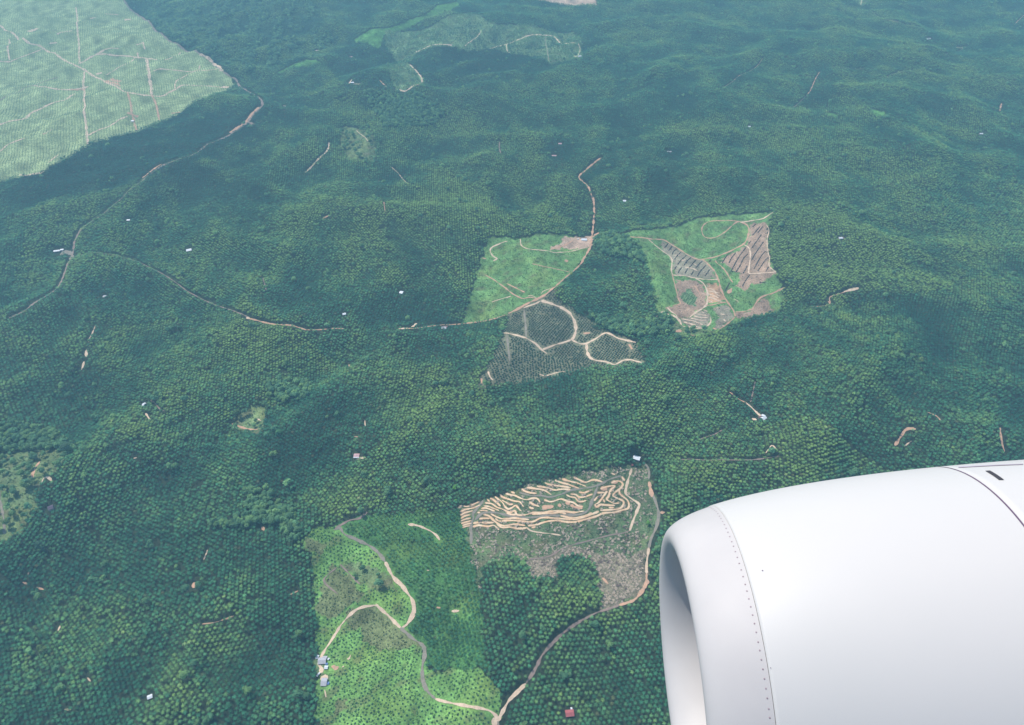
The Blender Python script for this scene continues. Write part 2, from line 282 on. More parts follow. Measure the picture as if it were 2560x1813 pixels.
 (7, SAND, 'B 465,432 510,475 545,530 530,560 450,600 375,597'), (5, ORNG, 'B 265,535 310,580'), (9, SAND, 'B 60,560 80,530'), (9, SAND, 'B 90,560 135,560'), (4, DIRT, 'B 1062,945 1060,990 1072,1028'), (3, SAND, 'B 345,1115 400,1170 450,1222'), (3, SAND, 'B 110,870 185,940'), (3, ORNG, 'B 292,1345 300,1410'),
 (8, SAND, 'B 1320,2 1440,15 1560,32 1700,28'), (4, ORNG, 'C 930,480 895,540 870,600 850,628'), (3, ORNG, 'C 555,385 490,460 370,525 280,585'), (3, DIRT, 'C 850,628 750,720'), (4, SAND, 'C 1210,0 1203,35'), (3, DIRT, 'C 1240,70 1300,100 1370,130 1470,155 1620,200'), (5, ORNG, 'C 1380,133 1450,150'), (8, SAND, 'C 1840,318 1900,315'), (3, DIRT, 'C 1900,310 1760,370'),
 (4, ORNG, 'C 2290,100 2225,165'), (3, DIRT, 'C 1000,450 1120,455 1230,458'), (3, DIRT, 'C 1540,468 1400,500 1380,520'), (6, ORNG, 'C 2140,690 2130,740'),
 (3, SAND, 'D 635,570 600,650 590,680'), (6, SAND, 'D 575,730 575,780'), (5, SAND, 'D 560,810 545,865'), (3, DIRT, 'D 1750,255 1775,340'), (5, ORNG, 'D 1000,1065 1030,1085'), (3, DIRT, 'D 1030,1085 1080,1140 1110,1115'), (4, SAND, 'D 970,1155 1000,1200'), (6, ORNG, 'D 1545,1225 1600,1245 1650,1260 1720,1262'), (5, SAND, 'D 1700,1185 1740,1205'),
 (5, SAND, 'D 275,1624 295,1585 325,1585 345,1605'), (6, ORNG, 'D 265,1475 225,1540 215,1600'), (5, SAND, 'D 890,1455 910,1450'), (5, GREY, 'G -10,80 10,180 25,260 30,360'),
 (4, ORNG, 'F 330,1015 390,1060 440,1085'), (5, SAND, 'F 440,1085 490,1130 540,1175'), (3, DIRT, 'F 500,945 470,1080'), (12, SAND, 'F 480,1190 510,1200'), (7, ORNG, 'F 1570,1260 1510,1260 1470,1310 1430,1370'), (4, ORNG, 'F 1640,1145 1700,1170 1740,1210'), (3, ORNG, 'F 870,445 990,430 1000,380 1100,345'), (9, SAND, 'F 1090,348 1130,335 1190,322'), (9, ORNG, 'F 985,410 1000,425'), (5, ORNG, 'F 2130,1250 2140,1330 2160,1410'), (3, SAND, 'F 1490,1375 1540,1340'),
 (3, DIRT, 'F 0,1465 300,1465 660,1440'), (3, SAND, 'F 570,1420 610,1370 640,1395'), (3, DIRT, 'F 130,1330 240,1290 280,1265'),
 (4, SAND, 'G 1375,465 1350,530'), (9, ORNG, 'G 1285,680 1285,715'), (3, ORNG, 'G 1340,955 1440,940 1550,900'), (4, ORNG, 'G 150,678 185,690'), (4, ORNG, 'G 240,710 290,727'), (3, DIRT, 'G 195,600 180,640'), (3, ORNG, 'G 1910,765 1975,735'), (4, SAND, 'G 385,1000 400,965'), (4, SAND, 'G 580,1310 600,1335'), (4, ORNG, 'G 425,1522 470,1522'), (3, ORNG, 'G 310,1615 325,1600'), (4, SAND, 'G 245,1115 275,1125'), (7, ORNG, 'G 1735,310 1750,335'),
 (5, SAND, 'V 1260,690 1330,670 1390,540'), (9, ORNG, 'V 730,1010 780,960 850,1020 960,960'), (5, SAND, 'V 1080,980 1150,940'), (8, ORNG, 'H 1740,650 1775,690'), (5, ORNG, 'H 640,845 665,848'), (5, SAND, 'H 740,870 790,868'), (7, ORNG, 'H 2120,218 2150,215'), (3, SAND, 'H 575,600 590,600'), (3, SAND, 'G 2150,1390 2160,1440'),
 (6, SAND, 'E 100,1455 170,1450'), (5, ORNG, 'E 95,1310 120,1312'), (3, SAND, 'E 165,1200 168,1245'), (4, ORNG, 'E 60,830 65,845')]
TERR = [
 'T 110,800 170,730 300,740 430,690 540,640', 'T 150,850 250,800 400,770 540,710', 'T 160,910 250,860 400,820', 'T 170,970 250,920 350,900', 'T 175,1020 250,985 360,960', 'T 175,1065 260,1040 370,1010', 'T 200,1105 290,1075 370,1060', 'T 200,1140 280,1120 350,1105',
 'T 670,600 720,650', 'T 730,580 800,620 870,680 930,740', 'T 820,550 880,600 960,660 1020,750 1080,790 1150,760 1220,720 1280,790 1330,830', 'T 910,510 970,560 1080,600 1200,640 1290,650 1340,710 1370,750', 'T 1020,490 1120,520 1200,530 1330,590 1430,610 1560,580 1640,600 1680,660',
 'T 1330,400 1400,450 1500,480 1620,490', 'T 1430,380 1560,395 1700,415 1800,450 1900,520', 'T 1620,350 1750,370 1860,390 1950,425 2100,410 2260,420', 'T 1770,285 1850,320 1980,340 2130,360 2270,385', 'U 130,310 250,360 400,400 590,470', 'U 270,290 400,330 560,370 730,435', 'U 490,255 600,310 720,355 850,310 950,320 1040,350',
 'T 630,670 760,690 850,750 960,790 1060,840 1130,850 1200,820 1250,900 1400,900 1550,860 1750,860 1900,830 2050,820 U 200,905 300,905 500,930 690,905', 'T 610,730 700,740 800,780 900,820', 'T 560,780 650,770 760,810 820,830', 'T 950,620 1030,660 1100,700 1170,695', 'T 1040,860 1120,890 1220,900',
 'T 600,895 700,920 800,1010 900,1080 1000,1110 1200,1080 1400,1105', 'T 740,880 830,930 950,975 1050,975 1180,960 1300,975 1470,990', 'T 830,970 900,1020 1050,1010 1200,1010 1400,1030 1550,1030 1700,960 1900,960 2060,970 U 200,1045 400,1060 560,1060 750,1000 900,940 970,910',
 'T 1530,890 1700,880 1900,870 2050,850 2180,880', 'T 2070,920 U 270,1000 420,1030 560,1030 700,1000 840,940',
 'T 1450,1110 1600,1090 1800,1030 2000,1005 U 200,1080 300,1105 500,1115 650,1080 900,1010 1060,945 1250,930 1400,890 1530,850 1545,760 1500,680 1420,620 1370,570 1360,500 1400,450 1430,390 1380,340 1300,330 1210,370',
 'T 520,980 620,965 720,970', 'T 400,1060 520,1045 650,1050 800,1050', 'T 400,1130 500,1100 680,1120 800,1100 860,1150 900,1190', 'T 850,1060 950,1140 1100,1135 1250,1160 1430,1150',
 'T 1760,610 1870,650 1970,630 2060,600 U 280,680 380,720 480,740 570,800 670,820', 'U 350,590 420,630 520,650 570,710 640,725 730,700', 'U 430,580 530,590 600,640 720,625 850,580', 'U 590,540 680,555 760,530 800,510', 'U 880,710 920,660 960,620', 'U 940,555 1080,550',
 'U 1000,480 1120,440 1280,420 1200,500 1160,620 1120,680 1200,730 1260,760 1360,750', 'U 1130,520 1060,620 970,740 900,780 920,830 960,810 1000,780 1120,790 1280,800', 'U 1420,440 1330,510 1270,560 1240,620 1330,660 1440,720 1430,800 1360,860 1200,880 1000,890', 'U 1060,680 1080,740', 'U 1160,840 1260,840',
 'T 1480,650 1550,700 1670,740', 'T 1470,750 1560,785', 'T 1520,1145 1600,1130', 'U 1210,180 1280,210', 'U 1410,240 1460,330', 'T 480,860 540,855', 'T 530,820 620,815 680,830', 'T 1130,460 1200,490']
STRIPE = ['N 1260,210 1350,230 1420,300 1500,320', 'N 1260,280 1380,290 1480,370 1540,390', 'N 1260,340 1380,380 1500,440', 'N 1270,420 1380,450 1480,500 1580,520', 'N 1200,150 1290,150', 'N 1270,490 1350,540',
 'N 960,810 1080,840 1200,860', 'N 900,860 1040,900 1240,900', 'N 1080,770 1160,790', 'N 830,920 1000,960 1200,970', 'N 600,930 760,960 960,1010 1120,1080', 'N 660,1010 800,1040 960,1090', 'N 1150,830 1260,880', 'N 1140,720 1230,760', 'N 800,1050 930,1110 1090,1150',
 'N 1530,820 1650,830', 'N 1700,840 1740,860', 'N 1470,870 1500,885', 'N 1620,940 1660,1000', 'N 1720,960 1750,970', 'N 1450,660 1510,690', 'N 1380,700 1430,710', 'N 1580,1090 1640,1110', 'M 200,600 330,600', 'M 330,700 420,690', 'M 400,830 540,850', 'M 540,850 640,900', 'M 560,760 620,790']
WIDE = ['T 1720,760 1800,755 1940,740', 'T 2020,722 2085,712', 'U 430,780 520,830 660,830', 'U 330,750 420,760', 'U 1230,350 1330,350', 'U 1010,480 1130,465', 'U 900,800 950,820']
WIND = ['M 10,455 80,375', 'M 80,520 155,425', 'M 155,590 180,530 245,475', 'M 200,680 260,600 325,535', 'M 255,780 340,680 430,595', 'M 380,795 440,710 520,640', 'M 470,850 540,770 620,680', 'M 610,840 670,770 730,715', 'M 635,1000 700,900 800,790', 'M 400,950 430,890 460,855', 'M 265,945 300,880 340,830', 'M 515,980 570,890', 'M 195,875 240,810', 'M 780,1000 870,870', 'M 1110,745 1150,680 1215,580', 'M 1240,745 1300,640 1370,550', 'M 1280,905 1400,680 1480,560 1560,450', 'M 1370,925 1450,800 1520,660 1605,570', 'M 1510,950 1590,800', 'M 1500,1190 1560,1080 1640,970', 'M 1670,475 1740,370 1780,320 1860,200', 'M 1670,700 1750,560 1900,340', 'M 1720,860 1840,640 1940,520', 'M 1790,900 1900,740 1990,640', 'M 1940,915 2005,815', 'M 1610,390 1660,330', 'M 1820,1120 1960,1130', 'M 1160,1300 1200,1220 1255,1125', 'M 1690,60 1760,0', 'M 870,720 900,680', 'M 1020,680 1070,630', 'M 1270,910 1370,920', 'M 1690,220 1830,50', 'M 1790,170 1900,30']

def line_obj(name, s, wid, mat, zo, jit=.28, step=4.):
    P = smooth_line(G(s), step); n = len(P)
    if n < 2: return
    t = np.gradient(P, axis=0); t /= np.maximum(np.linalg.norm(t, axis=1), 1e-6)[:, None]; nr = np.stack([-t[:, 1], t[:, 0]], 1)
    ph = rng.uniform(0, 9); q = np.arange(n) * step
    wv = wid * .5 * (1 + jit * np.sin(q / 9 + ph) + jit * .8 * np.sin(q / 4.1 + 2 * ph) + rng.normal(size=n) * jit * .4)
    wv[0] *= .45; wv[-1] *= .45
    off = (-1, -.5, 0, .5, 1); V = []
    for o in off:
        e = P + nr * (wv * o)[:, None] + (rng.normal(size=(n, 2)) * .12 * wid / 5 if abs(o) == 1 else 0)
        V.append(np.stack([e[:, 0], e[:, 1], hgt(e[:, 0], e[:, 1]) + zo], 1))
    V = np.stack(V, 1).reshape(-1, 3); m = len(off)
    a = (np.arange(n - 1)[:, None] * m + np.arange(m - 1)[None]).ravel(); Q = np.stack([a, a + 1, a + m + 1, a + m], 1)[:, ::-1]
    o = fastmesh(name, V, Q, mat); o['kind'] = 'structure'
    if V is not None and Q.size:
        pass
    return P
def soil(name, c1, c2, sc=.12):
    k = NT(name); co = k.n('ShaderNodeNewGeometry').outputs['Position']
    a = k.ramp(k.noise(sc, 5, .65, co), .35, .65); b = k.ramp(k.noise(.9, 3, .6, co), .3, .75, .72, 1.15)
    cc = k.n('ShaderNodeCombineColor')
    for i in range(3): k.l(b, cc.inputs[i])
    k.l(k.mix(1., k.mix(a, c1, c2), cc.outputs[0], 'MULTIPLY'), k.p.inputs['Base Color'])
    k.p.inputs['Roughness'].default_value = .95; k.p.inputs['Specular IOR Level'].default_value = .1
    return k.m
MS = {DIRT: soil('dirt_road_soil', (.40, .29, .24), (.26, .20, .17)), GREY: soil('grey_track_gravel', (.36, .31, .25), (.26, .24, .19)), SAND: soil('pale_sand_track', (.90, .68, .48), (.68, .50, .36)), ORNG: soil('orange_clay_track', (.76, .44, .28), (.54, .35, .24))}
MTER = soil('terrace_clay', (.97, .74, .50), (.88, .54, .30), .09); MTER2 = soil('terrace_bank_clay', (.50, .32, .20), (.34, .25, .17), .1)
for k, (wd, mt, s) in enumerate(ROADS):
    P = line_obj('road' if wd >= 7 else 'track', s, wd * (1.25 if s[0] == 'A' and mt == SAND else .8), MS[mt], .50 + .004 * (k % 40))
    if P is not None: stamp(P, wd / 2 + (3.4 if wd >= 5 else 2.6))
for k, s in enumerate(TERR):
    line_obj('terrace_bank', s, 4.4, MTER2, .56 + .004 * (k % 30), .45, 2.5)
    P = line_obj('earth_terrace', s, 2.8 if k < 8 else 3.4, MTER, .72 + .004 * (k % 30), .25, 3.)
    if P is not None: stamp(P, 2.4)
for k, s in enumerate(STRIPE): line_obj('earth_terrace', s, 4.5, MS[SAND], .6 + .004 * k, .3, 3.)
for k, s in enumerate(WIDE):
    P = line_obj('earth_bank', s, 10, MS[ORNG], .66, .25, 3.); stamp(P, 5)
HS = [
 (1592, 1147, 13, 10, -22, 'white', 'white roofed house with a notched annex, above the terraced clearing', [(-9, 1.5, 9, 6, 'white'), (-11, -2.5, 3.5, 3.5, 'white')]),
 (1909, 1044, 5.5, 13, 30, 'white', 'house of two parallel white roofs in a sandy yard, right of centre', [(-6, -3, 4.5, 9, 'white'), (-8, 4, 7, 4, 'brown')]),
 (1460, 601, 16, 10, -6, 'white', 'white roofed shed on the orange yard beside the road junction at the centre', []),
 (1424, 1785, 13, 10, 6, 'red', 'red roofed house in a small yard at the bottom edge', [(4, 7, 2, 3, 'white')]),
 (806, 1654, 13, 11, 4, 'grey', 'large grey roofed house on the sand road at the left side of the bright field', [(8.5, -6, 3, 2.5, 'blue'), (4, 6, 7, 4, 'grey')]),
 (811, 1707, 9, 13, 0, 'grey', 'pale grey house with a blue tank, lower one on the sand road', [(7, -2, 3, 4, 'blue')]),
 (376, 1744, 7, 6, 25, 'white', 'bright white hut alone in the dark palms at the lower left', []),
 (143, 629, 17, 7, 12, 'white', 'long white roofed building on the grey yard by the left edge road', []),
 (156, 626, 8, 7, 12, 'white', 'short white building right of the long one on the grey yard', []),
 (473, 627, 14, 11, 20, 'white', 'white hipped house among the palms left of centre', []),
 (1004, 733, 9, 10, -18, 'white', 'white square roofed house in the palms left of the grass field', []),
 (861, 787, 8, 7, 15, 'white', 'small white house in the palms above the thin orange track', []),
 (1110, 822, 12, 8, 0, 'grey', 'grey and brown roofed house beside the orange track at the palm edge', [(4, 6, 10, 4, 'brown')]),
 (892, 1141, 11, 9, 0, 'pink', 'pink and white striped roofed house above a pale bare strip', [(0, -5, 11, 2, 'white')]),
 (1561, 504, 10, 9, -10, 'white', 'white house alone in dark palms above the large clearing', []),
 (1948, 267, 11, 9, 10, 'white', 'white house in the upper right below the curved orange track', []),
 (1873, 318, 9, 7, 0, 'white', 'small white house left below another white one at the upper right', []),
 (2452, 336, 12, 8, 0, 'white', 'bluish white house next to an orange patch near the right edge', []),
 (2320, 98, 22, 10, 12, 'grey', 'long grey white building at the upper right by a clearing', [(-9, -8, 8, 5, 'white')]),
 (2101, 597, 11, 8, 8, 'white', 'white house with a reddish end, right of the large clearing', [(8, 0, 5, 6, 'brown')]),
 (361, 1013, 4, 9, -25, 'white', 'narrow white hut left of the small orange clearing', []),
 (263, 743, 8, 8, 0, 'grey', 'dull grey pink hut in the palms at the left', []),
 (1449, 142, 13, 9, 20, 'white', 'pale roofed house on the yard at the end of the ridge track, top centre', []),
 (1400, 361, 11, 8, 0, 'pink', 'upper hut with pinkish roof in the hazy palms at the top centre', []),
 (1385, 391, 16, 7, 0, 'pink', 'lower hut with long pinkish roof in the hazy palms at the top centre', []),
 (1673, 381, 14, 7, 0, 'grey', 'grey roofed hut in the dark palms right of the top centre', []),
 (712, 267, 10, 8, 0, 'pink', 'pale pink hut right of the bend in the main road, upper left', []),
 (793, 128, 12, 8, 0, 'pink', 'pale pink hut in the hazy wood at the upper left', []),
 (878, 144, 12, 8, 0, 'pink', 'pink hut left of the bright grass strip at the top', []),
 (322, 552, 9, 6, 0, 'white', 'tiny white hut below the main road, left side', []),
 (128, 1271, 9, 10, 30, 'dark', 'dark violet roofed hut beside the left edge clearing', []),
 (881, 208, 14, 9, 0, 'white', 'pale hut on the sandy yard at the left end of the ridge', []),
 (332, 304, 10, 7, 0, 'white', 'small white hut beside the orange track in the pale green field', [])]
for a in HS:
    p_ = ground(np.array([[a[0], a[1]]]))[:, :2]; stamp(p_, 7 + max(a[2], a[3]) * .5); stamp(p_ + np.array([[0, -8.]]), 6)


# ------------------------------------------------------------------ the ground sheet
gm = NT('land_surface')
at = gm.n('ShaderNodeAttribute', attribute_name='col'); co = gm.n('ShaderNodeNewGeometry').outputs['Position']
f1 = gm.ramp(gm.noise(.035, 5, .6, co), .35, .65,   .86, 1.16); f2 = gm.ramp(gm.noise(.28, 4, .65, co), .32, .68, .6, 1.45)
mm = gm.n('ShaderNodeMath', operation='MULTIPLY'); gm.l(f1, mm.inputs[0]); gm.l(f2, mm.inputs[1])
cc = gm.n('ShaderNodeCombineColor')
for i in range(3): gm.l(mm.outputs[0], cc.inputs[i])
base = gm.mix(1., at.outputs['Color'], cc.outputs[0], 'MULTIPLY')
sp = gm.ramp(gm.noise(.55, 3, .7, co), .53, .66); sp2 = gm.n('ShaderNodeMath', operation='MULTIPLY'); gm.l(sp, sp2.inputs[0]); gm.l(at.outputs['Alpha'], sp2.inputs[1])
base = gm.mix(sp2.outputs[0], base, (.50, .40, .30))
gm.l(base, gm.p.inputs['Base Color']); gm.p.inputs['Roughness'].default_value = .95; gm.p.inputs['Specular IOR Level'].default_value = .08
# rows get wider apart with distance, every row spans the view with a margin
yr = 330 + (np.linspace(0, 1, 1150) ** 1.55) * 5150
NXC = 1500; sx = np.linspace(-1, 1, NXC)
hw = .80 * yr * .98 + 560
gx = hw[:, None] * sx[None]; gy = np.repeat(yr[:, None], NXC, 1)
far_x = [-26000., -9000.]; gx = np.hstack([np.full((len(yr), 1), far_x[0]), np.full((len(yr), 1), far_x[1]), gx, np.full((len(yr), 1), 9000.), np.full((len(yr), 1), 26000.)]); gy = np.hstack([gy[:, :1], gy[:, :1], gy, gy[:, :1], gy[:, :1]])
for yy in (9000., 30000.):
    gx = np.vstack([gx, gx[-1:]]); gy = np.vstack([gy, np.full((1, gy.shape[1]), yy)])
gx = np.vstack([gx[:1], gx]); gy = np.vstack([np.full((1, gy.shape[1]), -9000.), gy])
gz = hgt(gx, gy); rr, cc_ = gx.shape
jx, jy = ij(gx, gy); zv = ZN[jy, jx]
zv[(gx < X0) | (gx > X1) | (gy > Y1) | (gy < Y0)] = 0
lut = np.zeros((32, 4)); 
for k, (c, s) in ZC.items(): lut[k] = (*c, s)
col = lut[zv]
n1 = noise2(gx, gy, 90, 3)[..., None]; n2 = noise2(gx, gy, 34, 4)[..., None] * np.where(zv == 1, .2, 1.)[..., None]
col[..., :3] *= np.clip(1 + .16 * n1 + .12 * n2, .5, 1.6)
# contour benches of the young fields: narrow darker bands that follow the height
cb = (np.sin(gz * 2.2 + .6 * noise2(gx, gy, 60, 5)) > .55) & (zv == 1); col[cb, :3] *= .78
yel = np.clip(noise2(gx, gy, 140, 8) * .5, 0, 1) * np.isin(zv, (2, 4, 5, 6, 9)); col[..., 0] += yel * .05; col[..., 1] += yel * .03
brn = np.clip(noise2(gx, gy, 55, 9) - .5, 0, 1) * np.isin(zv, (2, 4, 6, 9, 10)); col[..., :3] = col[..., :3] * (1 - .45 * brn[..., None]) + np.array((.15, .11, .07)) * .45 * brn[..., None]
idx = np.arange(rr * cc_).reshape(rr, cc_)
Q = np.stack([idx[:-1, :-1], idx[:-1, 1:], idx[1:, 1:], idx[1:, :-1]], -1).reshape(-1, 4)
zq = zv[:-1, :-1].ravel()
Vall = np.stack([gx, gy, gz], -1).reshape(-1, 3); Call = col.reshape(-1, 4)
def submesh(name, mask, kind='structure'):
    q = Q[mask]; u, inv = np.unique(q.ravel(), return_inverse=True)
    o = fastmesh(name, Vall[u], inv.reshape(-1, 4), gm.m, True, Call[u]); o['kind'] = kind
GRP = [('ground', (0, 14, 5, 13)), ('young_plantation_ground', (1,)), ('grass_field', (2, 15, 9, 10)), ('replanted_field', (3, 4)), ('cleared_field', (6, 7)), ('bare_soil', (8, 16)), ('burnt_clearing', (11, 12))]
for nme, ks in GRP: submesh(nme, np.isin(zq, ks))

# ------------------------------------------------------------------ plants
def leafmat(name, tr=.12):
    k = NT(name); a = k.n('ShaderNodeAttribute', attribute_name='tint', attribute_type='INSTANCER')
    co = k.n('ShaderNodeTexCoord').outputs['Object']
    f = k.ramp(k.noise(.55, 2, .6, co), .3, .7, .75, 1.25); c = k.n('ShaderNodeCombineColor')
    for i in range(3): k.l(f, c.inputs[i])
    b = k.mix(1., a.outputs['Color'], c.outputs[0], 'MULTIPLY')
    k.l(b, k.p.inputs['Base Color']); k.p.inputs['Roughness'].default_value = .55; k.p.inputs['Specular IOR Level'].default_value = .1
    return k.m
MLEAF = leafmat('palm_frond_green'); MTREE = leafmat('tree_leaf_green')
MTRUNK = plain('palm_trunk_brown', (.13, .10, .075), .9)
MBARK = plain('tree_bark_grey', (.20, .17, .13), .9)
def palm_mesh(name, seed, nf=22, L=4.9, W=.95, th=7.5, tilt=(8, 62), trunk=True):
    g = np.random.default_rng(seed); V = []; F = []; M = []
    if trunk:
        for j in range(5):
            a = j * math.tau / 5
            V += [(.33 * math.cos(a), .33 * math.sin(a), -1.5), (.24 * math.cos(a), .24 * math.sin(a), th)]
        for j in range(5): F.append((2 * j, (2 * j + 2) % 10, (2 * j + 3) % 10, 2 * j + 1)); M.append(1)
    for k in range(nf):
        az = k * 2.39996 + g.uniform(-.15, .15); el = R(tilt[1] - (tilt[1] + 18 - tilt[0] * 0) * (k / nf) ** .8 + g.uniform(-6, 6))
        l = L * g.uniform(.85, 1.1) * (.72 + .28 * math.cos(el)); r = .15; z = th; n = 4; e = el
        ca, sa = math.cos(az), math.sin(az); b0 = len(V)
        for s in range(n + 1):
            t = s / n; wd = W * (.35, .95, 1., .7, .1)[s] * .5; dz = wd * .35
            for q in (-1, 0, 1):
                V.append((ca * r - sa * wd * q, sa * r + ca * wd * q, z - abs(q) * dz))
            r += l / n * math.cos(e); z += l / n * math.sin(e); e -= R(26 + 6 * s)
        for s in range(n):
            for q in (0, 1):
                i = b0 + 3 * s + q; F.append((i, i + 1, i + 4, i + 3)); M.append(0)
    me = bpy.data.meshes.new(name); me.from_pydata(V, [], F); me.materials.append(MLEAF); me.materials.append(MTRUNK)
    me.polygons.foreach_set('material_index', M); me.update(); return me
def tree_mesh(name, seed, R0=6., h=11., nl=6, nq=420, qs=1.25):
    g = np.random.default_rng(seed); V = []; F = []; M = []
    lob = [(g.uniform(-.55, .55) * R0, g.uniform(-.55, .55) * R0, h - R0 * .2 + g.uniform(-.35, .35) * R0, g.uniform(.42, .68) * R0) for _ in range(nl)]
    def tube(a, b, ra, rb):
        a = np.array(a); b = np.array(b); d = (b - a) / np.linalg.norm(b - a); u = np.cross(d, (1, .2, .1)); u /= np.linalg.norm(u); v = np.cross(d, u); i0 = len(V)
        for j in range(5):
            t = j * math.tau / 5; o = math.cos(t) * u + math.sin(t) * v; V.append(tuple(a + ra * o)); V.append(tuple(b + rb * o))
        for j in range(5): F.append((i0 + 2 * j, i0 + (2 * j + 2) % 10, i0 + (2 * j + 3) % 10, i0 + 2 * j + 1)); M.append(1)
    tube((0, 0, -1.5), (0, 0, h * .55), R0 * .07, R0 * .045)
    for x, y, z, r in lob: tube((0, 0, h * .5), (x * .8, y * .8, z - r * .2), R0 * .04, R0 * .015)
    for k in range(nq):
        x, y, z, r = lob[g.integers(nl)]; d = g.normal(size=3); d /= np.linalg.norm(d); d[2] = abs(d[2]) * 1.0 - .25
        c = np.array((x, y, z)) + d * r * g.uniform(.75, 1.08); nrm = d + g.normal(size=3) * .35 + np.array((0, 0, .6)); nrm /= np.linalg.norm(nrm)
        u = np.cross(nrm, g.normal(size=3)); u /= np.linalg.norm(u); v = np.cross(nrm, u); s = qs * g.uniform(.55, 1.15) * R0 / 6; i0 = len(V)
        for a, b in ((-1, -.6), (1, -.5), (.7, .8), (-.6, .9)): V.append(tuple(c + s * .5 * (a * u + b * v)))
        F.append((i0, i0 + 1, i0 + 2, i0 + 3)); M.append(0)
    me = bpy.data.meshes.new(name); me.from_pydata(V, [], F); me.materials.append(MTREE); me.materials.append(MBARK)
    me.polygons.foreach_set('material_index', M); me.update(); return me
def scatter(name, pts, scl, tint, protos, label, cat):
    """one object: a cloud of points on which geometry nodes set copies of the individual plants"""
    n = len(pts)
    if n == 0: return
    me = bpy.data.meshes.new(name); me.vertices.add(n); me.vertices.foreach_set('co', pts.astype(np.float32).ravel())
    a = me.attributes.new('sc', 'FLOAT', 'POINT'); a.data.foreach_set('value', scl.astype(np.float32))
    a = me.attributes.new('rz', 'FLOAT_VECTOR', 'POINT'); r = np.zeros((n, 3), np.float32); r[:, 2] = rng.uniform(0, math.tau, n); r[:, :2] = rng.normal(size=(n, 2)) * .06
    a.data.foreach_set('vector', r.ravel())
    a = me.attributes.new('tint', 'FLOAT_COLOR', 'POINT'); a.data.foreach_set('color', np.hstack([tint, np.ones((n, 1))]).astype(np.float32).ravel())
    a = me.attributes.new('pick', 'INT', 'POINT'); a.data.foreach_set('value', rng.integers(0, len(protos), n).astype(np.int32))
    o = bpy.data.objects.new(name, me); SC.collection.objects.link(o); tag(o, label, cat, kind='stuff')
    ng = bpy.data.node_groups.new(name, 'GeometryNodeTree'); ng.interface.new_socket('Geometry', in_out='INPUT', socket_type='NodeSocketGeometry'); ng.interface.new_socket('Geometry', in_out='OUTPUT', socket_type='NodeSocketGeometry')
    N = ng.nodes; gi = N.new('NodeGroupInput'); go = N.new('NodeGroupOutput'); iop = N.new('GeometryNodeInstanceOnPoints'); jn = N.new('GeometryNodeJoinGeometry')
    for p in reversed(protos):
        oi = N.new('GeometryNodeObjectInfo'); oi.transform_space = 'ORIGINAL'; oi.inputs['Object'].default_value = p; oi.inputs['As Instance'].default_value = True
        ng.links.new(oi.outputs['Geometry'], jn.inputs[0])
    def attr(nm, ty):
        q = N.new('GeometryNodeInputNamedAttribute'); q.data_type = ty; q.inputs['Name'].default_value = nm; return q.outputs['Attribute']
    ng.links.new(gi.outputs[0], iop.inputs['Points']); ng.links.new(jn.outputs[0], iop.inputs['Instance']); iop.inputs['Pick Instance'].default_value = True
    ng.links.new(attr('pick', 'INT'), iop.inputs['Instance Index'])
    e2r = N.new('FunctionNodeEulerToRotation'); ng.links.new(attr('rz', 'FLOAT_VECTOR'), e2r.inputs[0]); ng.links.new(e2r.outputs[0], iop.inputs['Rotation'])
    ng.links.new(attr('sc', 'FLOAT'), iop.inputs['Scale']); ng.links.new(iop.outputs[0], go.inputs[0])
    md = o.modifiers.new('plants', 'NODES'); md.node_group = ng
    return o
HSEL = None
def single(me, name, p, s, tint, label, cat, group):
    o = bpy.data.objects.new(name, me); SC.collection.objects.link(o); o.location = p; o.scale = (s, s, s); o.rotation_euler = (0, 0, random.uniform(0, 6.28))
    o['tint'] = [float(t) for t in tint]; return tag(o, label, cat, group)

# planting blocks, each with rows in its own direction
seeds = []
g5 = np.random.default_rng(11)
while len(seeds) < 130:
    y = g5.uniform(300, 5300); x = g5.uniform(-1, 1) * (.80 * y + 500); seeds.append((x, y))
seeds = np.array(seeds)
pts = []; blk = []
for k, (sx_, sy_) in enumerate(seeds):
    dd = np.sort(np.hypot(seeds[:, 0] - sx_, seeds[:, 1] - sy_))[1:8].max() * 1.1 + 150
    s = g5.uniform(7.7, 8.6); n = int(dd / s) + 2; a = g5.uniform(0, math.pi / 3)
    i, j = np.meshgrid(np.arange(-n, n + 1), np.arange(-n, n + 1)); lx = (i + (j % 2) * .5) * s; ly = j * s * .866
    m = lx ** 2 + ly ** 2 < dd * dd; lx = lx[m]; ly = ly[m]; jt = (.35, .6, .9)[k % 3]
    x = sx_ + lx * math.cos(a) - ly * math.sin(a) + g5.normal(size=len(lx)) * jt; y = sy_ + lx * math.sin(a) + ly * math.cos(a) + g5.normal(size=len(lx)) * jt
    ok = (y > 330) & (y < 5000) & (np.abs(x) < .83 * (y * CT + H0 * ST))
    x = x[ok]; y = y[ok]
    ds = np.hypot(x[:, None] - seeds[None, :, 0], y[:, None] - seeds[None, :, 1]); own = ds.argmin(1) == k
    pts.append(np.stack([x[own], y[own]], 1)); blk.append(np.full(own.sum(), k))
P2 = np.vstack(pts); BK = np.concatenate(blk)
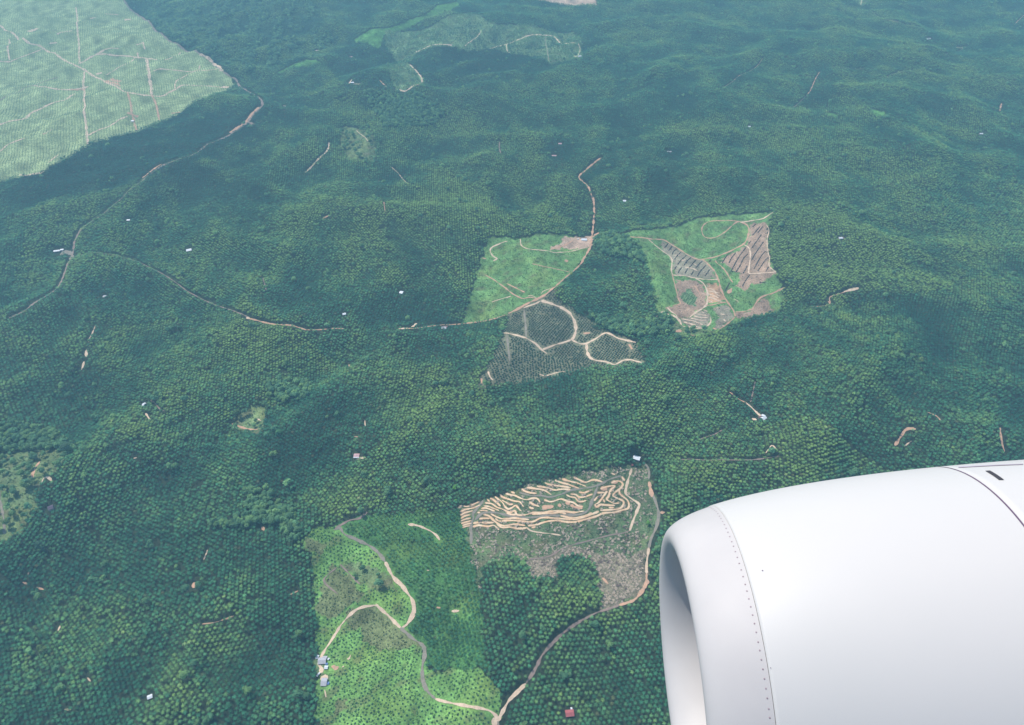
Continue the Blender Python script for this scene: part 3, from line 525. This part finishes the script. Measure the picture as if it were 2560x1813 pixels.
# the pale young plantation at the upper left is planted in one set of straight rows
i_, j_ = ij(P2[:, 0], P2[:, 1]); k1 = ZN[j_, i_] != 1; P2 = P2[k1]; BK = BK[k1]
a = R(23.5); ii, jj = np.meshgrid(np.arange(-420, 420), np.arange(-420, 420)); lx = ii * 9.6; ly = (jj + (ii % 2) * .5) * 7.6
q1 = np.stack([-2300 + (lx * math.cos(a) - ly * math.sin(a)).ravel(), 3300 + (lx * math.sin(a) + ly * math.cos(a)).ravel()], 1) + g5.normal(size=(lx.size, 2)) * .9
ok = (q1[:, 1] > 330) & (q1[:, 1] < 5400) & (np.abs(q1[:, 0]) < .83 * (q1[:, 1] * CT + H0 * ST)); q1 = q1[ok]
i_, j_ = ij(q1[:, 0], q1[:, 1]); q1 = q1[ZN[j_, i_] == 1]; P2 = np.vstack([P2, q1]); BK = np.concatenate([BK, np.full(len(q1), 129)])
z_ = hgt(P2[:, 0], P2[:, 1]); px, py, dp = topx(P2[:, 0], P2[:, 1], z_)
keep = (px > -260) & (px < 2820) & (py > -130) & (py < 2050) & ~((px > 1990) & (py > 1500))
P2 = P2[keep]; BK = BK[keep]; z_ = z_[keep]; px = px[keep]; py = py[keep]; dp = dp[keep]
i_, j_ = ij(P2[:, 0], P2[:, 1]); ZP = ZN[j_, i_]; CP = CLR[j_, i_]
NP = len(P2); rnd = rng.uniform(size=NP)
lo = noise2(P2[:, 0], P2[:, 1], 420, 31); lo2 = noise2(P2[:, 0], P2[:, 1], 130, 32); bt = rng.normal(size=130)[BK]
# foliage tint: bluish dark green to yellow green, by block, by patch and by plant
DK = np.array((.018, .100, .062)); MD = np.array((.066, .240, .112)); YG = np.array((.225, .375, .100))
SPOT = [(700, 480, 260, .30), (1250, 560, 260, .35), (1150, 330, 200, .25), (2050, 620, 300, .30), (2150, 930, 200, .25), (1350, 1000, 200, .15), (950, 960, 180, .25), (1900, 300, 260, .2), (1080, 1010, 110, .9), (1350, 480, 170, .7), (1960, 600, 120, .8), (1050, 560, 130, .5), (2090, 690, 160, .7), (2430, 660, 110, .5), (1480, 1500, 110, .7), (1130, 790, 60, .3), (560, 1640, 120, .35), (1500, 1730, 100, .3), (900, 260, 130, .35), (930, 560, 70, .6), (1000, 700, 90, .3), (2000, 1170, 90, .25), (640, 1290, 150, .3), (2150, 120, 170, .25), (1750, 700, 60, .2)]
DARK = [(420, 400, 230, .9), (180, 440, 200, .9), (560, 330, 90, .7), (1180, 160, 120, .8), (700, 60, 220, .7), (1640, 420, 140, .6), (1250, 145, 110, .6), (300, 900, 220, .5), (1400, 940, 120, .5), (1150, 940, 60, .3), (1830, 860, 130, .4), (2300, 800, 220, .3), (100, 1500, 180, .4), (2300, 250, 220, .3), (1750, 760, 60, .4), (760, 1120, 130, .3)]  # shade of slopes put into the foliage tint, along with denser, darker blocks
hc = lambda a, b: hgt(P2[:, 0] + a, P2[:, 1] + b)
CV = (hc(55, 0) + hc(-55, 0) + hc(0, 55) + hc(0, -55) - 4 * z_) / 10.     # hollows positive: darker gully growth, plus relief shading put into the tint
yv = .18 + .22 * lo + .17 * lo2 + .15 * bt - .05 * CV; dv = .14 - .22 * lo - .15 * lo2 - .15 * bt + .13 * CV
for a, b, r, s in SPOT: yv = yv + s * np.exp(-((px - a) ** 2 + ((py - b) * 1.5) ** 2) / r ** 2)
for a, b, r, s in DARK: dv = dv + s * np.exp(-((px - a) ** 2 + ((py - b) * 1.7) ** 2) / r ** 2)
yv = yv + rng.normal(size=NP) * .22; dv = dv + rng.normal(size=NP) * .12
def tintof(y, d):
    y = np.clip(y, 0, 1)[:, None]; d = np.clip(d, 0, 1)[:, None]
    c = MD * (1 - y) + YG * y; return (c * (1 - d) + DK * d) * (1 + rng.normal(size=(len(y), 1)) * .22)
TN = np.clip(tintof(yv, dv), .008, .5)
old = rng.uniform(size=NP) < .012; TN[old] = TN[old] * .4 + np.array((.16, .12, .06)) * .6
def engine_hides(px, py): return (px > 1640) & (py > np.interp(px, [1640, 1660, 1700, 1800, 2000, 2260, 2560], [1450, 1380, 1300, 1262, 1205, 1165, 1150]))
XYZ = np.stack([P2[:, 0], P2[:, 1], z_], 1)
palmM = [palm_mesh('oil_palm', 40 + k, 13 + k, 5.7, .78, 6.6 + k * 1.0, (8, 58 - 6 * k)) for k in range(4)]
yngM = [palm_mesh('young_oil_palm', 60 + k, 15, 5.0, .95, 1.6, (8, 60), False) for k in range(3)]
def kindof(sel, protoM, name, scl, tint, where, cat, group, stuffname, stufflabel, minsee=300):
    idn = np.where(sel)[0]
    vis = idn[(px[idn] > 0) & (px[idn] < 2560) & (py[idn] > 0) & (py[idn] < 1812) & ~engine_hides(px[idn], py[idn])]
    top = vis[np.argsort(dp[vis] / scl[vis])[:minsee]]; protos = []
    for n, i in enumerate(top):
        o = single(protoM[n % len(protoM)], name, XYZ[i], scl[i], tint[i], where(px[i], py[i]), cat, group)
        if n < len(protoM): protos.append(o)
    rest = np.setdiff1d(idn, top)
    # the scattered copies take the plant's own mesh; their size comes from the point
    for p in protos: pass
    scatter(stuffname, XYZ[rest], scl[rest], tint[rest], protos, stufflabel, cat)
FW_ = (ZP == 14) & (px < 1000) & (py < 190) & (lo2 > -.2)
s_m = ((ZP == 0) | FW_ | ((ZP == 10) & (rnd < .22 + .35 * (lo2 > .2)) & (py < 300))) & ~CP & (rnd > .03)
hole = noise2(P2[:, 0], P2[:, 1], 60, 77) + .5 * noise2(P2[:, 0], P2[:, 1], 23, 78); s_m &= ~((hole > 1.75) & (rnd < .75))
s_mid = (ZP == 5) & ~CP & ~((hole > .9) & (rnd < .5)) 
sclM = rng.uniform(.84, 1.12, NP); sclM[s_mid] = rng.uniform(.70, .95, s_mid.sum()); TN[s_mid] = TN[s_mid] * .75 + np.array((.03, .10, .04)) * .3
def w_m(x, y):
    if x < 793: return 'mature oil palm at the bottom edge, left of the bright young field'
    if x > 1240: return 'mature oil palm at the bottom edge, between the dirt road and the engine'
    return 'oil palm in the block right of the grey track, near the bottom edge'
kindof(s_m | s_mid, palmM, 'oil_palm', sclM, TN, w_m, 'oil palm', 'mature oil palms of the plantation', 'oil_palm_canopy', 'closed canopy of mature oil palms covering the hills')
s_y = ((ZP == 3) | (ZP == 4) | (ZP == 10) | (ZP == 1) | ((ZP == 2) & (rnd < .35)) | ((ZP == 13) & (rnd < .7)) | ((ZP == 6) & (rnd < .25))) & ~(CP & (ZP != 1)) & (rnd > .03)
sclY = np.full(NP, .5); 
for z0, a, b in ((3, .72, .95), (4, .42, .60), (10, .5, .7), (1, .46, .58), (2, .16, .24), (13, .3, .45), (6, .16, .26)): m = ZP == z0; sclY[m] = rng.uniform(a, b, m.sum())
TY = np.array((.022, .070, .040)) * (1 + rng.normal(size=(NP, 1)) * .2); TY[ZP == 4] = TY[ZP == 4] * 1.5; TY[ZP == 10] = np.array((.085, .20, .095)); TY[ZP == 1] = np.array((.110, .220, .125)) * (1 + rng.normal(size=((ZP == 1).sum(), 1)) * .15); TY = np.clip(TY, .008, 1)
kindof(s_y, yngM, 'young_oil_palm', sclY, TY, lambda x, y: 'small dark young oil palm in the bright green field beside the grey track', 'young palm', 'young oil palms in the bright green field', 'young_oil_palm_rows', 'rows of young oil palms on the lighter replanted fields')
# broadleaf trees
treeM = [tree_mesh('broadleaf_tree', 80 + k, 6., 10 + k, 5 + k, 430, 1.75) for k in range(4)]
s_t = (ZP == 14) & ~FW_ & ~(CP & (rnd < .6)) & (rnd < .78); s_t |= (ZP == 9) & (rnd < .10) & ~CP; s_t |= (ZP == 0) & (hole > 1.75) & (rnd < .25)
sclT = rng.uniform(.7, 1.45, NP); TT = np.clip((np.array((.095, .225, .110)) + rng.uniform(0, 1, (NP, 1)) ** 2 * np.array((.11, .14, .01))) * (1 + rng.normal(size=(NP, 1)) * .18), .01, 1)
def w_t(x, y):
    if y > 1190 and 520 < x < 800: return 'rounded broadleaf tree in the clump above the left corner of the bright young field'
    if x < 300 and y > 1000: return 'broadleaf tree beside the scrubby clearing at the left edge'
    if 1440 < x < 1640 and 560 < y < 730: return 'broadleaf tree in the wood between the two central green clearings'
    if 1400 < x < 1720 and 730 <= y < 900: return 'broadleaf tree in the strip below the wood, left of the large clearing'
    if y < 1080 and 640 < x < 800: return 'broadleaf tree in the pale clump left of the small orange clearing'
    return 'broadleaf tree standing in a gap among the oil palms'
kindof(s_t, treeM, 'broadleaf_tree', sclT, TT, w_t, 'tree', 'broadleaf trees between the palms', 'broadleaf_wood', 'distant broadleaf wood at the upper left')
def lone(s, sc, tint, label, m=0):
    p = ground(PX(s))[0]; e = empty('lime_green_tree', p); tag(e, label, 'tree'); me = treeM[m]
    o = bpy.data.objects.new('crown', me); SC.collection.objects.link(o); o.parent = e; o.scale = (sc, sc, sc * .9); o['tint'] = list(tint); o.rotation_euler = (0, 0, sc * 3)
lone('E 1540,240', .95, (.26, .36, .06), 'bright lime green round tree on the road bend left of the central wood')
lone('P 2343,361', 1.0, (.22, .32, .06), 'lone yellow green tree in the dark palms at the upper right', 1)
lone('T 75,415', .9, (.14, .36, .05), 'bright green round tree at the palm edge left of the terraces, upper one', 2)
lone('T 75,650', .55, (.16, .38, .05), 'small bright green tree left of the terraces, below the larger one', 3)
lone('B 2035,535', 1.9, (.07, .18, .08), 'large pale green spreading tree in the hazy palms right of the top centre', 2)
lone('F 1600,815', 1.1, (.15, .22, .07), 'pale olive tree above the dark palms right of centre', 1)
lone('D 1870,1300', 1.5, (.07, .20, .08), 'broad mid green tree right below the small orange clearing', 0)
lone('D 460,1420', 2.1, (.06, .13, .07), 'big grey green spreading tree right of the scrubby clearing at the left edge', 3)
lone('G 280,460', 1.5, (.05, .12, .07), 'grey green tree below the left edge clearing', 1)
lone('G 300,1130', 1.4, (.10, .17, .05), 'olive green tree at the lower left among dark palms', 2)
lone('U 1910,1170', .9, (.15, .34, .06), 'bright green bush mound on the felled slope beside the grey road', 0)
lone('K 920,625', .85, (.13, .33, .08), 'bright green round crown near the top of the central wood', 3)
# felled palm heaps
MHEAP = plain('felled_palm_trunks_grey', (.60, .48, .37), .9, .55, .5); MHEAPD = plain('felled_palm_fronds_brown', (.20, .15, .13), .95, .4, .5)
def heap_mesh(name, seed, mat):
    g = np.random.default_rng(seed); V = []; F = []
    for k in range(14):
        a = g.normal() * .8; l = g.uniform(.5, 1.3); wd = g.uniform(.25, .5); c = np.array((g.normal() * 1.2, g.normal() * .8, .2 + k * .06)); u = np.array((math.cos(a), math.sin(a), g.normal() * .12)); v = np.array((-math.sin(a), math.cos(a), 0)); i0 = len(V)
        for e in (-1, 1):
            for t in range(6): q = t * math.tau / 6; V.append(tuple(c + u * e * l + v * wd * math.cos(q) + np.array((0, 0, 1)) * wd * math.sin(q)))
        for t in range(6): F.append((i0 + t, i0 + (t + 1) % 6, i0 + 6 + (t + 1) % 6, i0 + 6 + t))
        F.append(tuple(range(i0, i0 + 6))); F.append(tuple(range(i0 + 11, i0 + 5, -1)))
    me = bpy.data.meshes.new(name); me.from_pydata(V, [], F); me.materials.append(mat); me.update(); return me
heapM = [heap_mesh('felled_palm_pile', 90 + k, MHEAP if k < 4 else MHEAPD) for k in range(5)]
hs = ((ZP == 6) & (rnd < .8) | (ZP == 7) & (rnd < .97) | (ZP == 12) & (rnd < .5) | (ZP == 11) & (rnd < .6)) & ~CP
gl = noise2(P2[:, 0], P2[:, 1], 70, 55); hs &= ~((ZP == 6) & (gl > .5) & (rnd > .2))
sclH = rng.uniform(.6, 1.5, NP); sclH[(ZP == 11) | (ZP == 12)] *= .6
XYZ0 = XYZ.copy(); hs2 = hs & (rnd < .9)
kindof(hs, heapM, 'felled_palm_pile', sclH, TT, lambda x, y: 'pale grey pile of felled palm trunks on the cleared slope below the terraces', 'log pile', 'felled palm piles on the cleared slope', 'felled_palm_litter', 'litter of felled palm piles over the cleared slopes')
ih = np.where(hs2 & ((ZP == 7) | (ZP == 6)))[0]; hp = P2[ih] + rng.uniform(-4.5, 4.5, (len(ih), 2)); scatter('felled_frond_litter', np.stack([hp[:, 0], hp[:, 1], hgt(hp[:, 0], hp[:, 1])], 1), rng.uniform(.5, 1.1, len(ih)), TT[ih], [o_ for o_ in SC.objects if o_.name.startswith('felled_palm_pile')][:5], 'loose dry frond litter between the felled palm piles', 'litter')
# windrows
MW = plain('windrow_dark_debris', (.075, .065, .06), .95, .4, .3)
for k, s in enumerate(WIND):
    P = smooth_line(G(s), 2.); n = len(P); t = np.gradient(P, axis=0); t /= np.linalg.norm(t, axis=1)[:, None] + 1e-9; nr = np.stack([-t[:, 1], t[:, 0]], 1); V = []
    wv = 1.35 * (1 + .3 * rng.normal(size=n)).clip(.5, 1.5); hv = 1.5 * (1 + .4 * rng.normal(size=n)).clip(.3, 1.8); wv[[0, -1]] *= .3; hv[[0, -1]] *= .2
    for o, hh in ((-1, -.1), (-.7, .6), (0, 1), (.7, .6), (1, -.1)):
        e = P + nr * (wv * o)[:, None] + rng.normal(size=(n, 2)) * .3; V.append(np.stack([e[:, 0], e[:, 1], hgt(e[:, 0], e[:, 1]) + hv * hh + .2], 1))
    V = np.stack(V, 1).reshape(-1, 3); a = (np.arange(n - 1)[:, None] * 5 + np.arange(4)[None]).ravel(); Qw = np.stack([a, a + 1, a + 6, a + 5], 1)[:, ::-1]
    o = fastmesh('debris_windrow', V, Qw, MW, False)
    if k < 14: tag(o, 'dark debris row across the pale strip below the forked dirt road', 'debris row', 'dark debris rows on the left strip of the large clearing')
    elif k < 26 or k > 31: tag(o, 'dark debris row on the brown slope at the right side of the large clearing', 'debris row', 'dark debris rows on the right slope of the large clearing')
    elif k == 26: tag(o, 'dark debris row under the lower edge of the brown slope, beside an orange pit', 'debris row')
    elif k == 27: tag(o, 'lone dark debris row beside the orange clay cut', 'debris row')
    elif k < 30: tag(o, 'short faint debris row in the grass just right of the road fork', 'debris row', 'short faint debris rows by the fork')
    elif k == 30: tag(o, 'hooked dark debris row joining two rows at their lower ends', 'debris row')
    else: tag(o, 'dark debris row on the upper part of the brown slope', 'debris row', 'upper debris rows of the brown slope')
# low bushes that roughen the open fields
bushM = [tree_mesh('bush', 120 + k, 1.5, 1.1, 3, 60, 2.4) for k in range(2)]
m = np.isin(ZP, (2, 4, 5, 9, 13, 15, 10, 6)); ib = np.where(m)[0]; ib = np.concatenate([ib] * 4); bx = P2[ib] + rng.uniform(-6, 6, (len(ib), 2))
zi, zj = ij(bx[:, 0], bx[:, 1]); okb = ~CLR[zj, zi] & np.isin(ZN[zj, zi], (2, 4, 5, 9, 13, 15, 10, 6)); okb &= noise2(bx[:, 0], bx[:, 1], 28, 66) + rng.normal(size=len(ib)) * .6 > .15
bx = bx[okb]; zb = ZN[zj, zi][okb]; ct = np.clip(np.array([ZC[int(q)][0] for q in zb]) * (.75 + rng.uniform(0, .7, (len(bx), 1))), 0, 1)
b0 = empty; e = bpy.data.objects.new('bush', bushM[0]); SC.collection.objects.link(e); p0 = ground(PX('P 905,1600'))[0]; e.location = p0; e['tint'] = [.07, .16, .04]; tag(e, 'low leafy bush in the bright young field beside the sand road', 'bush')
e2 = bpy.data.objects.new('bush', bushM[1]); SC.collection.objects.link(e2); e2.location = ground(PX('P 1330,700'))[0]; e2['tint'] = [.07, .16, .04]; tag(e2, 'low leafy bush in the grass field left of the central wood', 'bush')
scatter('field_undergrowth', np.stack([bx[:, 0], bx[:, 1], hgt(bx[:, 0], bx[:, 1])], 1), rng.uniform(.5, 1.3, len(bx)), ct, [e, e2], 'leafy undergrowth and creeper over the open fields', 'undergrowth')
print('counts', NP, s_m.sum(), s_mid.sum(), s_y.sum(), s_t.sum(), hs.sum(), len(bx))

# ------------------------------------------------------------------ farm houses
MWALL = plain('house_wall_boards', (.45, .40, .36), .8, .12, 1.); MDOOR = plain('house_door_dark', (.10, .08, .07), .6); MWIN = plain('window_dark', (.05, .06, .08), .3)
ROOF = {'white': plain('white_metal_roof', (.80, .82, .86), .45, .08, .4, 0, .5), 'grey': plain('grey_metal_roof', (.50, .49, .52), .5, .15, .4, 0, .4), 'red': plain('red_metal_roof', (.46, .13, .13), .5, .2, .4), 'pink': plain('faded_pink_roof', (.68, .42, .43), .6, .25, .3), 'brown': plain('rusty_brown_roof', (.24, .13, .11), .7, .25, .4), 'blue': plain('blue_plastic', (.16, .25, .50), .4, .1), 'dark': plain('dark_violet_roof', (.11, .08, .12), .7, .3)}
def box(V, F, x0, x1, y0, y1, z0, z1):
    i = len(V); V += [(x, y, z) for z in (z0, z1) for x, y in ((x0, y0), (x1, y0), (x1, y1), (x0, y1))]
    F += [(i + 3, i + 2, i + 1, i), (i + 4, i + 5, i + 6, i + 7)] + [(i + a, i + (a + 1) % 4, i + 4 + (a + 1) % 4, i + 4 + a) for a in range(4)]
def gable(V, F, x0, x1, y0, y1, ze, zr, th=.12):
    ym = (y0 + y1) / 2; i = len(V)
    for x in (x0, x1): V.extend([(x, y0, ze), (x, ym, zr), (x, y1, ze), (x, y0, ze - th), (x, ym, zr - th), (x, y1, ze - th)])
    F += [(i, i + 6, i + 7, i + 1), (i + 1, i + 7, i + 8, i + 2), (i + 4, i + 10, i + 9, i + 3), (i + 5, i + 11, i + 10, i + 4), (i, i + 3, i + 9, i + 6), (i + 2, i + 8, i + 11, i + 5), (i, i + 1, i + 4, i + 3), (i + 1, i + 2, i + 5, i + 4), (i + 6, i + 9, i + 10, i + 7), (i + 7, i + 10, i + 11, i + 8)]
def house(px_, py_, lx, ly, rot, roof, label, wings=(), name='farm_house', hz=3.0, group=None, lift=0, cat='house'):
    p = ground(np.array([[px_, py_]]))[0]; e = empty(name, (p[0], p[1], p[2] + lift), R(rot)); tag(e, label, cat, group)
    parts = [(0, 0, lx, ly, roof)] + list(wings)
    for n, (cx_, cy_, a, b, rf) in enumerate(parts):
        V = []; F = []; x0, x1, y0, y1 = cx_ - a / 2, cx_ + a / 2, cy_ - b / 2, cy_ + b / 2; hh = hz - .35 * n
        box(V, F, x0, x1, y0, y1, -2.5, hh)
        i = len(V); V += [(x0, (y0 + y1) / 2, hh + b * .2), (x1, (y0 + y1) / 2, hh + b * .2)]; F += [(i - 4, i - 1, i), (i - 3, i + 1, i - 2)]
        mesh('wall', V, F, MWALL, e); V = []; F = []
        gable(V, F, x0 - .6, x1 + .6, y0 - .6, y1 + .6, hh + .08, hh + .2 + b * .2 + .1); mesh('roof', V, F, ROOF[rf], e)
    V = []; F = []; box(V, F, -.5, .5, -ly / 2 - .06, -ly / 2 - .003, 0, 2.1); mesh('door', V, F, MDOOR, e)
    for q in (-.3, .3):
        V = []; F = []; box(V, F, lx * q - .6, lx * q + .6, -ly / 2 - .05, -ly / 2 - .003, 1, 2.1); mesh('window', V, F, MWIN, e)
    return e
for a in HS: house(*a)
for k, (x, y, lx, ly, rt, rf, lb) in enumerate([(794, 1644, 3, 6, -20, 'white', 'slim white shed left of the large grey roofed house'), (816, 1670, 5, 5, 0, 'white', 'small white square shed below the large grey roofed house'), (822, 1649, 1.6, 3, -30, 'white', 'tiny pale lean-to right of the large grey roofed house'), (798, 1686, 1.5, 4, -25, 'white', 'upper tiny white shelter at the palm edge between the two grey houses'), (794, 1690, 1.5, 3, -25, 'white', 'lower tiny white shelter at the palm edge between the two grey houses'), (1580, 1164, 3.5, 3.5, 10, 'red', 'small red hut at the top of the pale track below the white house'), (1445, 599, 3, 3, 0, 'white', 'tiny white shed left of the white roofed shed at the centre'), (1391, 728, 4, 3, 0, 'brown', 'small brown hut by the road bend at the corner of the wood')]):
    house(x, y, lx, ly, rt, rf, lb, name='shed', hz=2.3, cat='shed')

# ------------------------------------------------------------------ the engine, seen just outside the cabin window
FW = np.array((0, CT, -ST)); UPV = np.array((0, ST, CT)); RT = np.array((1., 0, 0))
EX = [1.0194, 1.9182, 4.4787, -0.0607, -0.0631, 0.8374, 2.7545, 0.4771, 0.6668, 0.3208, 0.2903, 1.6701]; EQ, EW, ERM = 2.1375, -0.0466, 1.2
def c2w(P): P = np.asarray(P); return P[..., :1] * RT - P[..., 1:2] * UPV + P[..., 2:3] * FW
Cn = c2w(np.array(EX[:3])); an = np.array([math.cos(EX[3]) * math.cos(EX[4]), math.sin(EX[4]), math.sin(EX[3]) * math.cos(EX[4])]); An = c2w(an)
E0 = UPV - An * (UPV @ An); E0 /= np.linalg.norm(E0); E1 = np.cross(An, E0)
def prof_out(s):
    u = np.clip(s / EX[6], 0, 1); t = (1 - EW) * (1 - (1 - u) ** EQ) ** EX[7] + EW * u
    r = EX[5] + (ERM - EX[5]) * t; return np.where(s > EX[6] + .6, r - .05 * (s - EX[6] - .6) ** 2, r)
eng = empty('jet_engine', (0, 0, 0)); eng.matrix_world = Matrix(((E0[0], E1[0], An[0], Cn[0]), (E0[1], E1[1], An[1], Cn[1]), (E0[2], E1[2], An[2], Cn[2] + H0), (0, 0, 0, 1)))
tag(eng, 'white jet engine nacelle with a pale metal inlet lip in the lower right foreground', 'jet engine')
def lathe(name, s, r, mat, n=256, a0=0, a1=math.tau, smooth=True):
    s = np.asarray(s); r = np.asarray(r); t = np.linspace(a0, a1, n + 1)[:n] if abs(a1 - a0 - math.tau) < 1e-6 else np.linspace(a0, a1, n)
    V = np.stack([r[:, None] * np.cos(t), r[:, None] * np.sin(t), np.repeat(s[:, None], len(t), 1)], -1).reshape(-1, 3); m = len(t); F = []
    full = abs(a1 - a0 - math.tau) < 1e-6
    a = np.arange(len(s) - 1)[:, None] * m; b = np.arange(m if full else m - 1)[None]; c = (b + 1) % m
    Qn = np.stack([a + b, a + c, a + m + c, a + m + b], -1).reshape(-1, 4)
    o = fastmesh(name, V, Qn, mat, smooth); o.parent = eng; return o
kl = NT('inlet_lip_metal'); tc = kl.n('ShaderNodeTexCoord').outputs['Object']; sm = kl.ramp(kl.noise(1.3, 4, .55, tc), .35, .7, 0, 1)
kl.l(kl.mix(sm, (.55, .53, .52), (.49, .475, .47)), kl.p.inputs['Base Color']); kl.p.inputs['Roughness'].default_value = .55; kl.p.inputs['Metallic'].default_value = .0; kl.p.inputs['Specular IOR Level'].default_value = .3
kc = NT('cowl_white_paint'); tc = kc.n('ShaderNodeTexCoord').outputs['Object']; sm = kc.ramp(kc.noise(.8, 5, .6, tc), .35, .7, 0, 1)
kc.l(kc.mix(sm, (.585, .575, .56), (.565, .56, .545)), kc.p.inputs['Base Color']); kc.p.inputs['Roughness'].default_value = .5; kc.p.inputs['Specular IOR Level'].default_value = .4
MIN = plain('inlet_barrel_grey', (.42, .44, .48), .5, .1, 2.); MGAP = plain('panel_gap_dark', (.13, .09, .15), .8, .1); MSLOT = plain('vent_slot_dark', (.05, .05, .06), .7, .2); MRIV = plain('fastener_dark', (.32, .25, .28), .6, .2, 30); MBL = plain('fan_blade_dark_metal', (.10, .10, .11), .35, .1, 3, .7)
sS, sB = EX[10], EX[11]   # placeholders replaced below
sS, sB = 0.2903, 1.6701
u = np.linspace(0, 1, 70) ** 2; so_ = u * sS
v = np.linspace(0, 1, 40) * math.pi / 2; si = EX[9] * (1 - np.cos(v)); ri = EX[5] - (EX[5] - EX[8]) * np.sin(v)
lathe('inlet_lip', np.concatenate([si[::-1], so_[1:]]), np.concatenate([ri[::-1], prof_out(so_[1:])]), kl.m)
s1 = np.linspace(sS + .003, sB - .003, 80); s1 = np.concatenate([[sS + .003], s1]); r1 = prof_out(s1) + .004; r1[0] -= .02
lathe('cowl', s1, r1, kc.m)
s2 = np.linspace(sB + .003, 4.6, 60); s2 = np.concatenate([[sB + .003], s2]); r2 = prof_out(s2) + .004; r2[0] -= .02
lathe('fan_cowl', s2, r2, kc.m)
lathe('panel_gap', [sB - .0045, sB + .0045], prof_out(np.array([sB - .0045, sB + .0045])) + .006, MGAP)
lathe('inner_barrel', np.array([EX[9], .5, .8, 1.1]), np.array([EX[8], EX[8] - .005, EX[8] + .01, EX[8] + .02]), MIN)
lathe('spinner', [.55, .58, .66, .8, .95], [.001, .07, .15, .23, .27], MBL, 48)
V = []; F = []
for k in range(24):
    a = k * math.tau / 24; i = len(V)
    for rr_, tw, ch in ((.25, .3, .10), (.45, .75, .12), (EX[8] - .01, 1.05, .13)):
        for q in (-1, 1): V.append((rr_ * math.cos(a) - q * ch * math.sin(tw) * math.sin(a), rr_ * math.sin(a) + q * ch * math.sin(tw) * math.cos(a), .95 + q * ch * math.cos(tw)))
    F += [(i, i + 1, i + 3, i + 2), (i + 2, i + 3, i + 5, i + 4)]
mesh('fan_blade_ring', V, F, MBL, eng)
# fasteners behind the lip seam
V = []; F = []; sr = sS - .022
for k in range(150):
    a = k * math.tau / 150 + (.004 if k % 7 == 3 else 0); r = float(prof_out(np.array(sr))); dr_ = float(prof_out(np.array(sr + .01)) - prof_out(np.array(sr - .01))) / .02
    nn = np.array((math.cos(a), math.sin(a), -dr_)); nn /= np.linalg.norm(nn); c = np.array((r * math.cos(a), r * math.sin(a), sr)) + nn * .0015; u_ = np.array((-math.sin(a), math.cos(a), 0)); v_ = np.cross(nn, u_); i = len(V)
    for t in range(8): q = t * math.tau / 8; V.append(tuple(c + .0042 * (math.cos(q) * u_ + math.sin(q) * v_)))
    V.append(tuple(c + nn * .001)); F += [(i + t, i + (t + 1) % 8, i + 8) for t in range(8)]
mesh('fastener_row', V, F, MRIV, eng)
def hit(px_, py_):
    d = np.array([(px_ - 1280) / FPX, (py_ - 906.5) / FPX, 1.]); C = np.array(EX[:3]); t = 1.5; 
    for _ in range(20000):
        P = d * t - C; s = P @ an; r = np.linalg.norm(P - an * s)
        if s > 0 and r < float(prof_out(np.array(s))) + .004: break
        t += .0008
    P = c2w(d * t) - Cn; return np.array((P @ E0, P @ E1, P @ An))
def on_cowl(name, pxs, mat, lift=.004, nseg=6):
    A, B, C_, D = [hit(*q) for q in pxs]; V = []; F = []
    for i in range(nseg + 1):
        for j in range(2):
            t = i / nseg; p = (A * (1 - t) + B * t) * (1 - j) + (D * (1 - t) + C_ * t) * j
            r = float(prof_out(np.array(p[2]))) + .004 + lift; k_ = r / math.hypot(p[0], p[1]); V.append((p[0] * k_, p[1] * k_, p[2]))
    for i in range(nseg): F.append((2 * i, 2 * i + 1, 2 * i + 3, 2 * i + 2))
    return mesh(name, V, F, mat, eng)
on_cowl('vent_slot', [(2463, 1178.5), (2497, 1201), (2510, 1201), (2475, 1178)], MSLOT)
on_cowl('hinge_line', [(2396, 1168), (2558, 1160.8), (2558, 1162.6), (2396, 1170.3)], plain('hinge_line_grey', (.42, .37, .44), .7), .003, 24)
on_cowl('paint_chip', [(1904, 1427), (1907, 1426.3), (1908, 1428), (1905, 1428.7)], MGAP); on_cowl('paint_chip', [(1925, 1669), (1927, 1669), (1927, 1671), (1925, 1671)], MGAP)

# ------------------------------------------------------------------ the air
V = []; F = []; box(V, F, -26500, 26500, -9500, 30500, -180, H0 + 40)
hz = mesh('haze', V, F, None); hz['kind'] = 'stuff'
hm = bpy.data.materials.new('haze_air'); hm.use_nodes = True; t = hm.node_tree
for n in list(t.nodes):
    if n.type != 'OUTPUT_MATERIAL': t.nodes.remove(n)
vp = t.nodes.new('ShaderNodeVolumePrincipled'); vp.inputs['Color'].default_value = (.39, .77, 1, 1); vp.inputs['Density'].default_value = HAZE; vp.inputs['Anisotropy'].default_value = .1
t.links.new(vp.outputs[0], [n for n in t.nodes if n.type == 'OUTPUT_MATERIAL'][0].inputs['Volume']); hz.data.materials.append(hm)
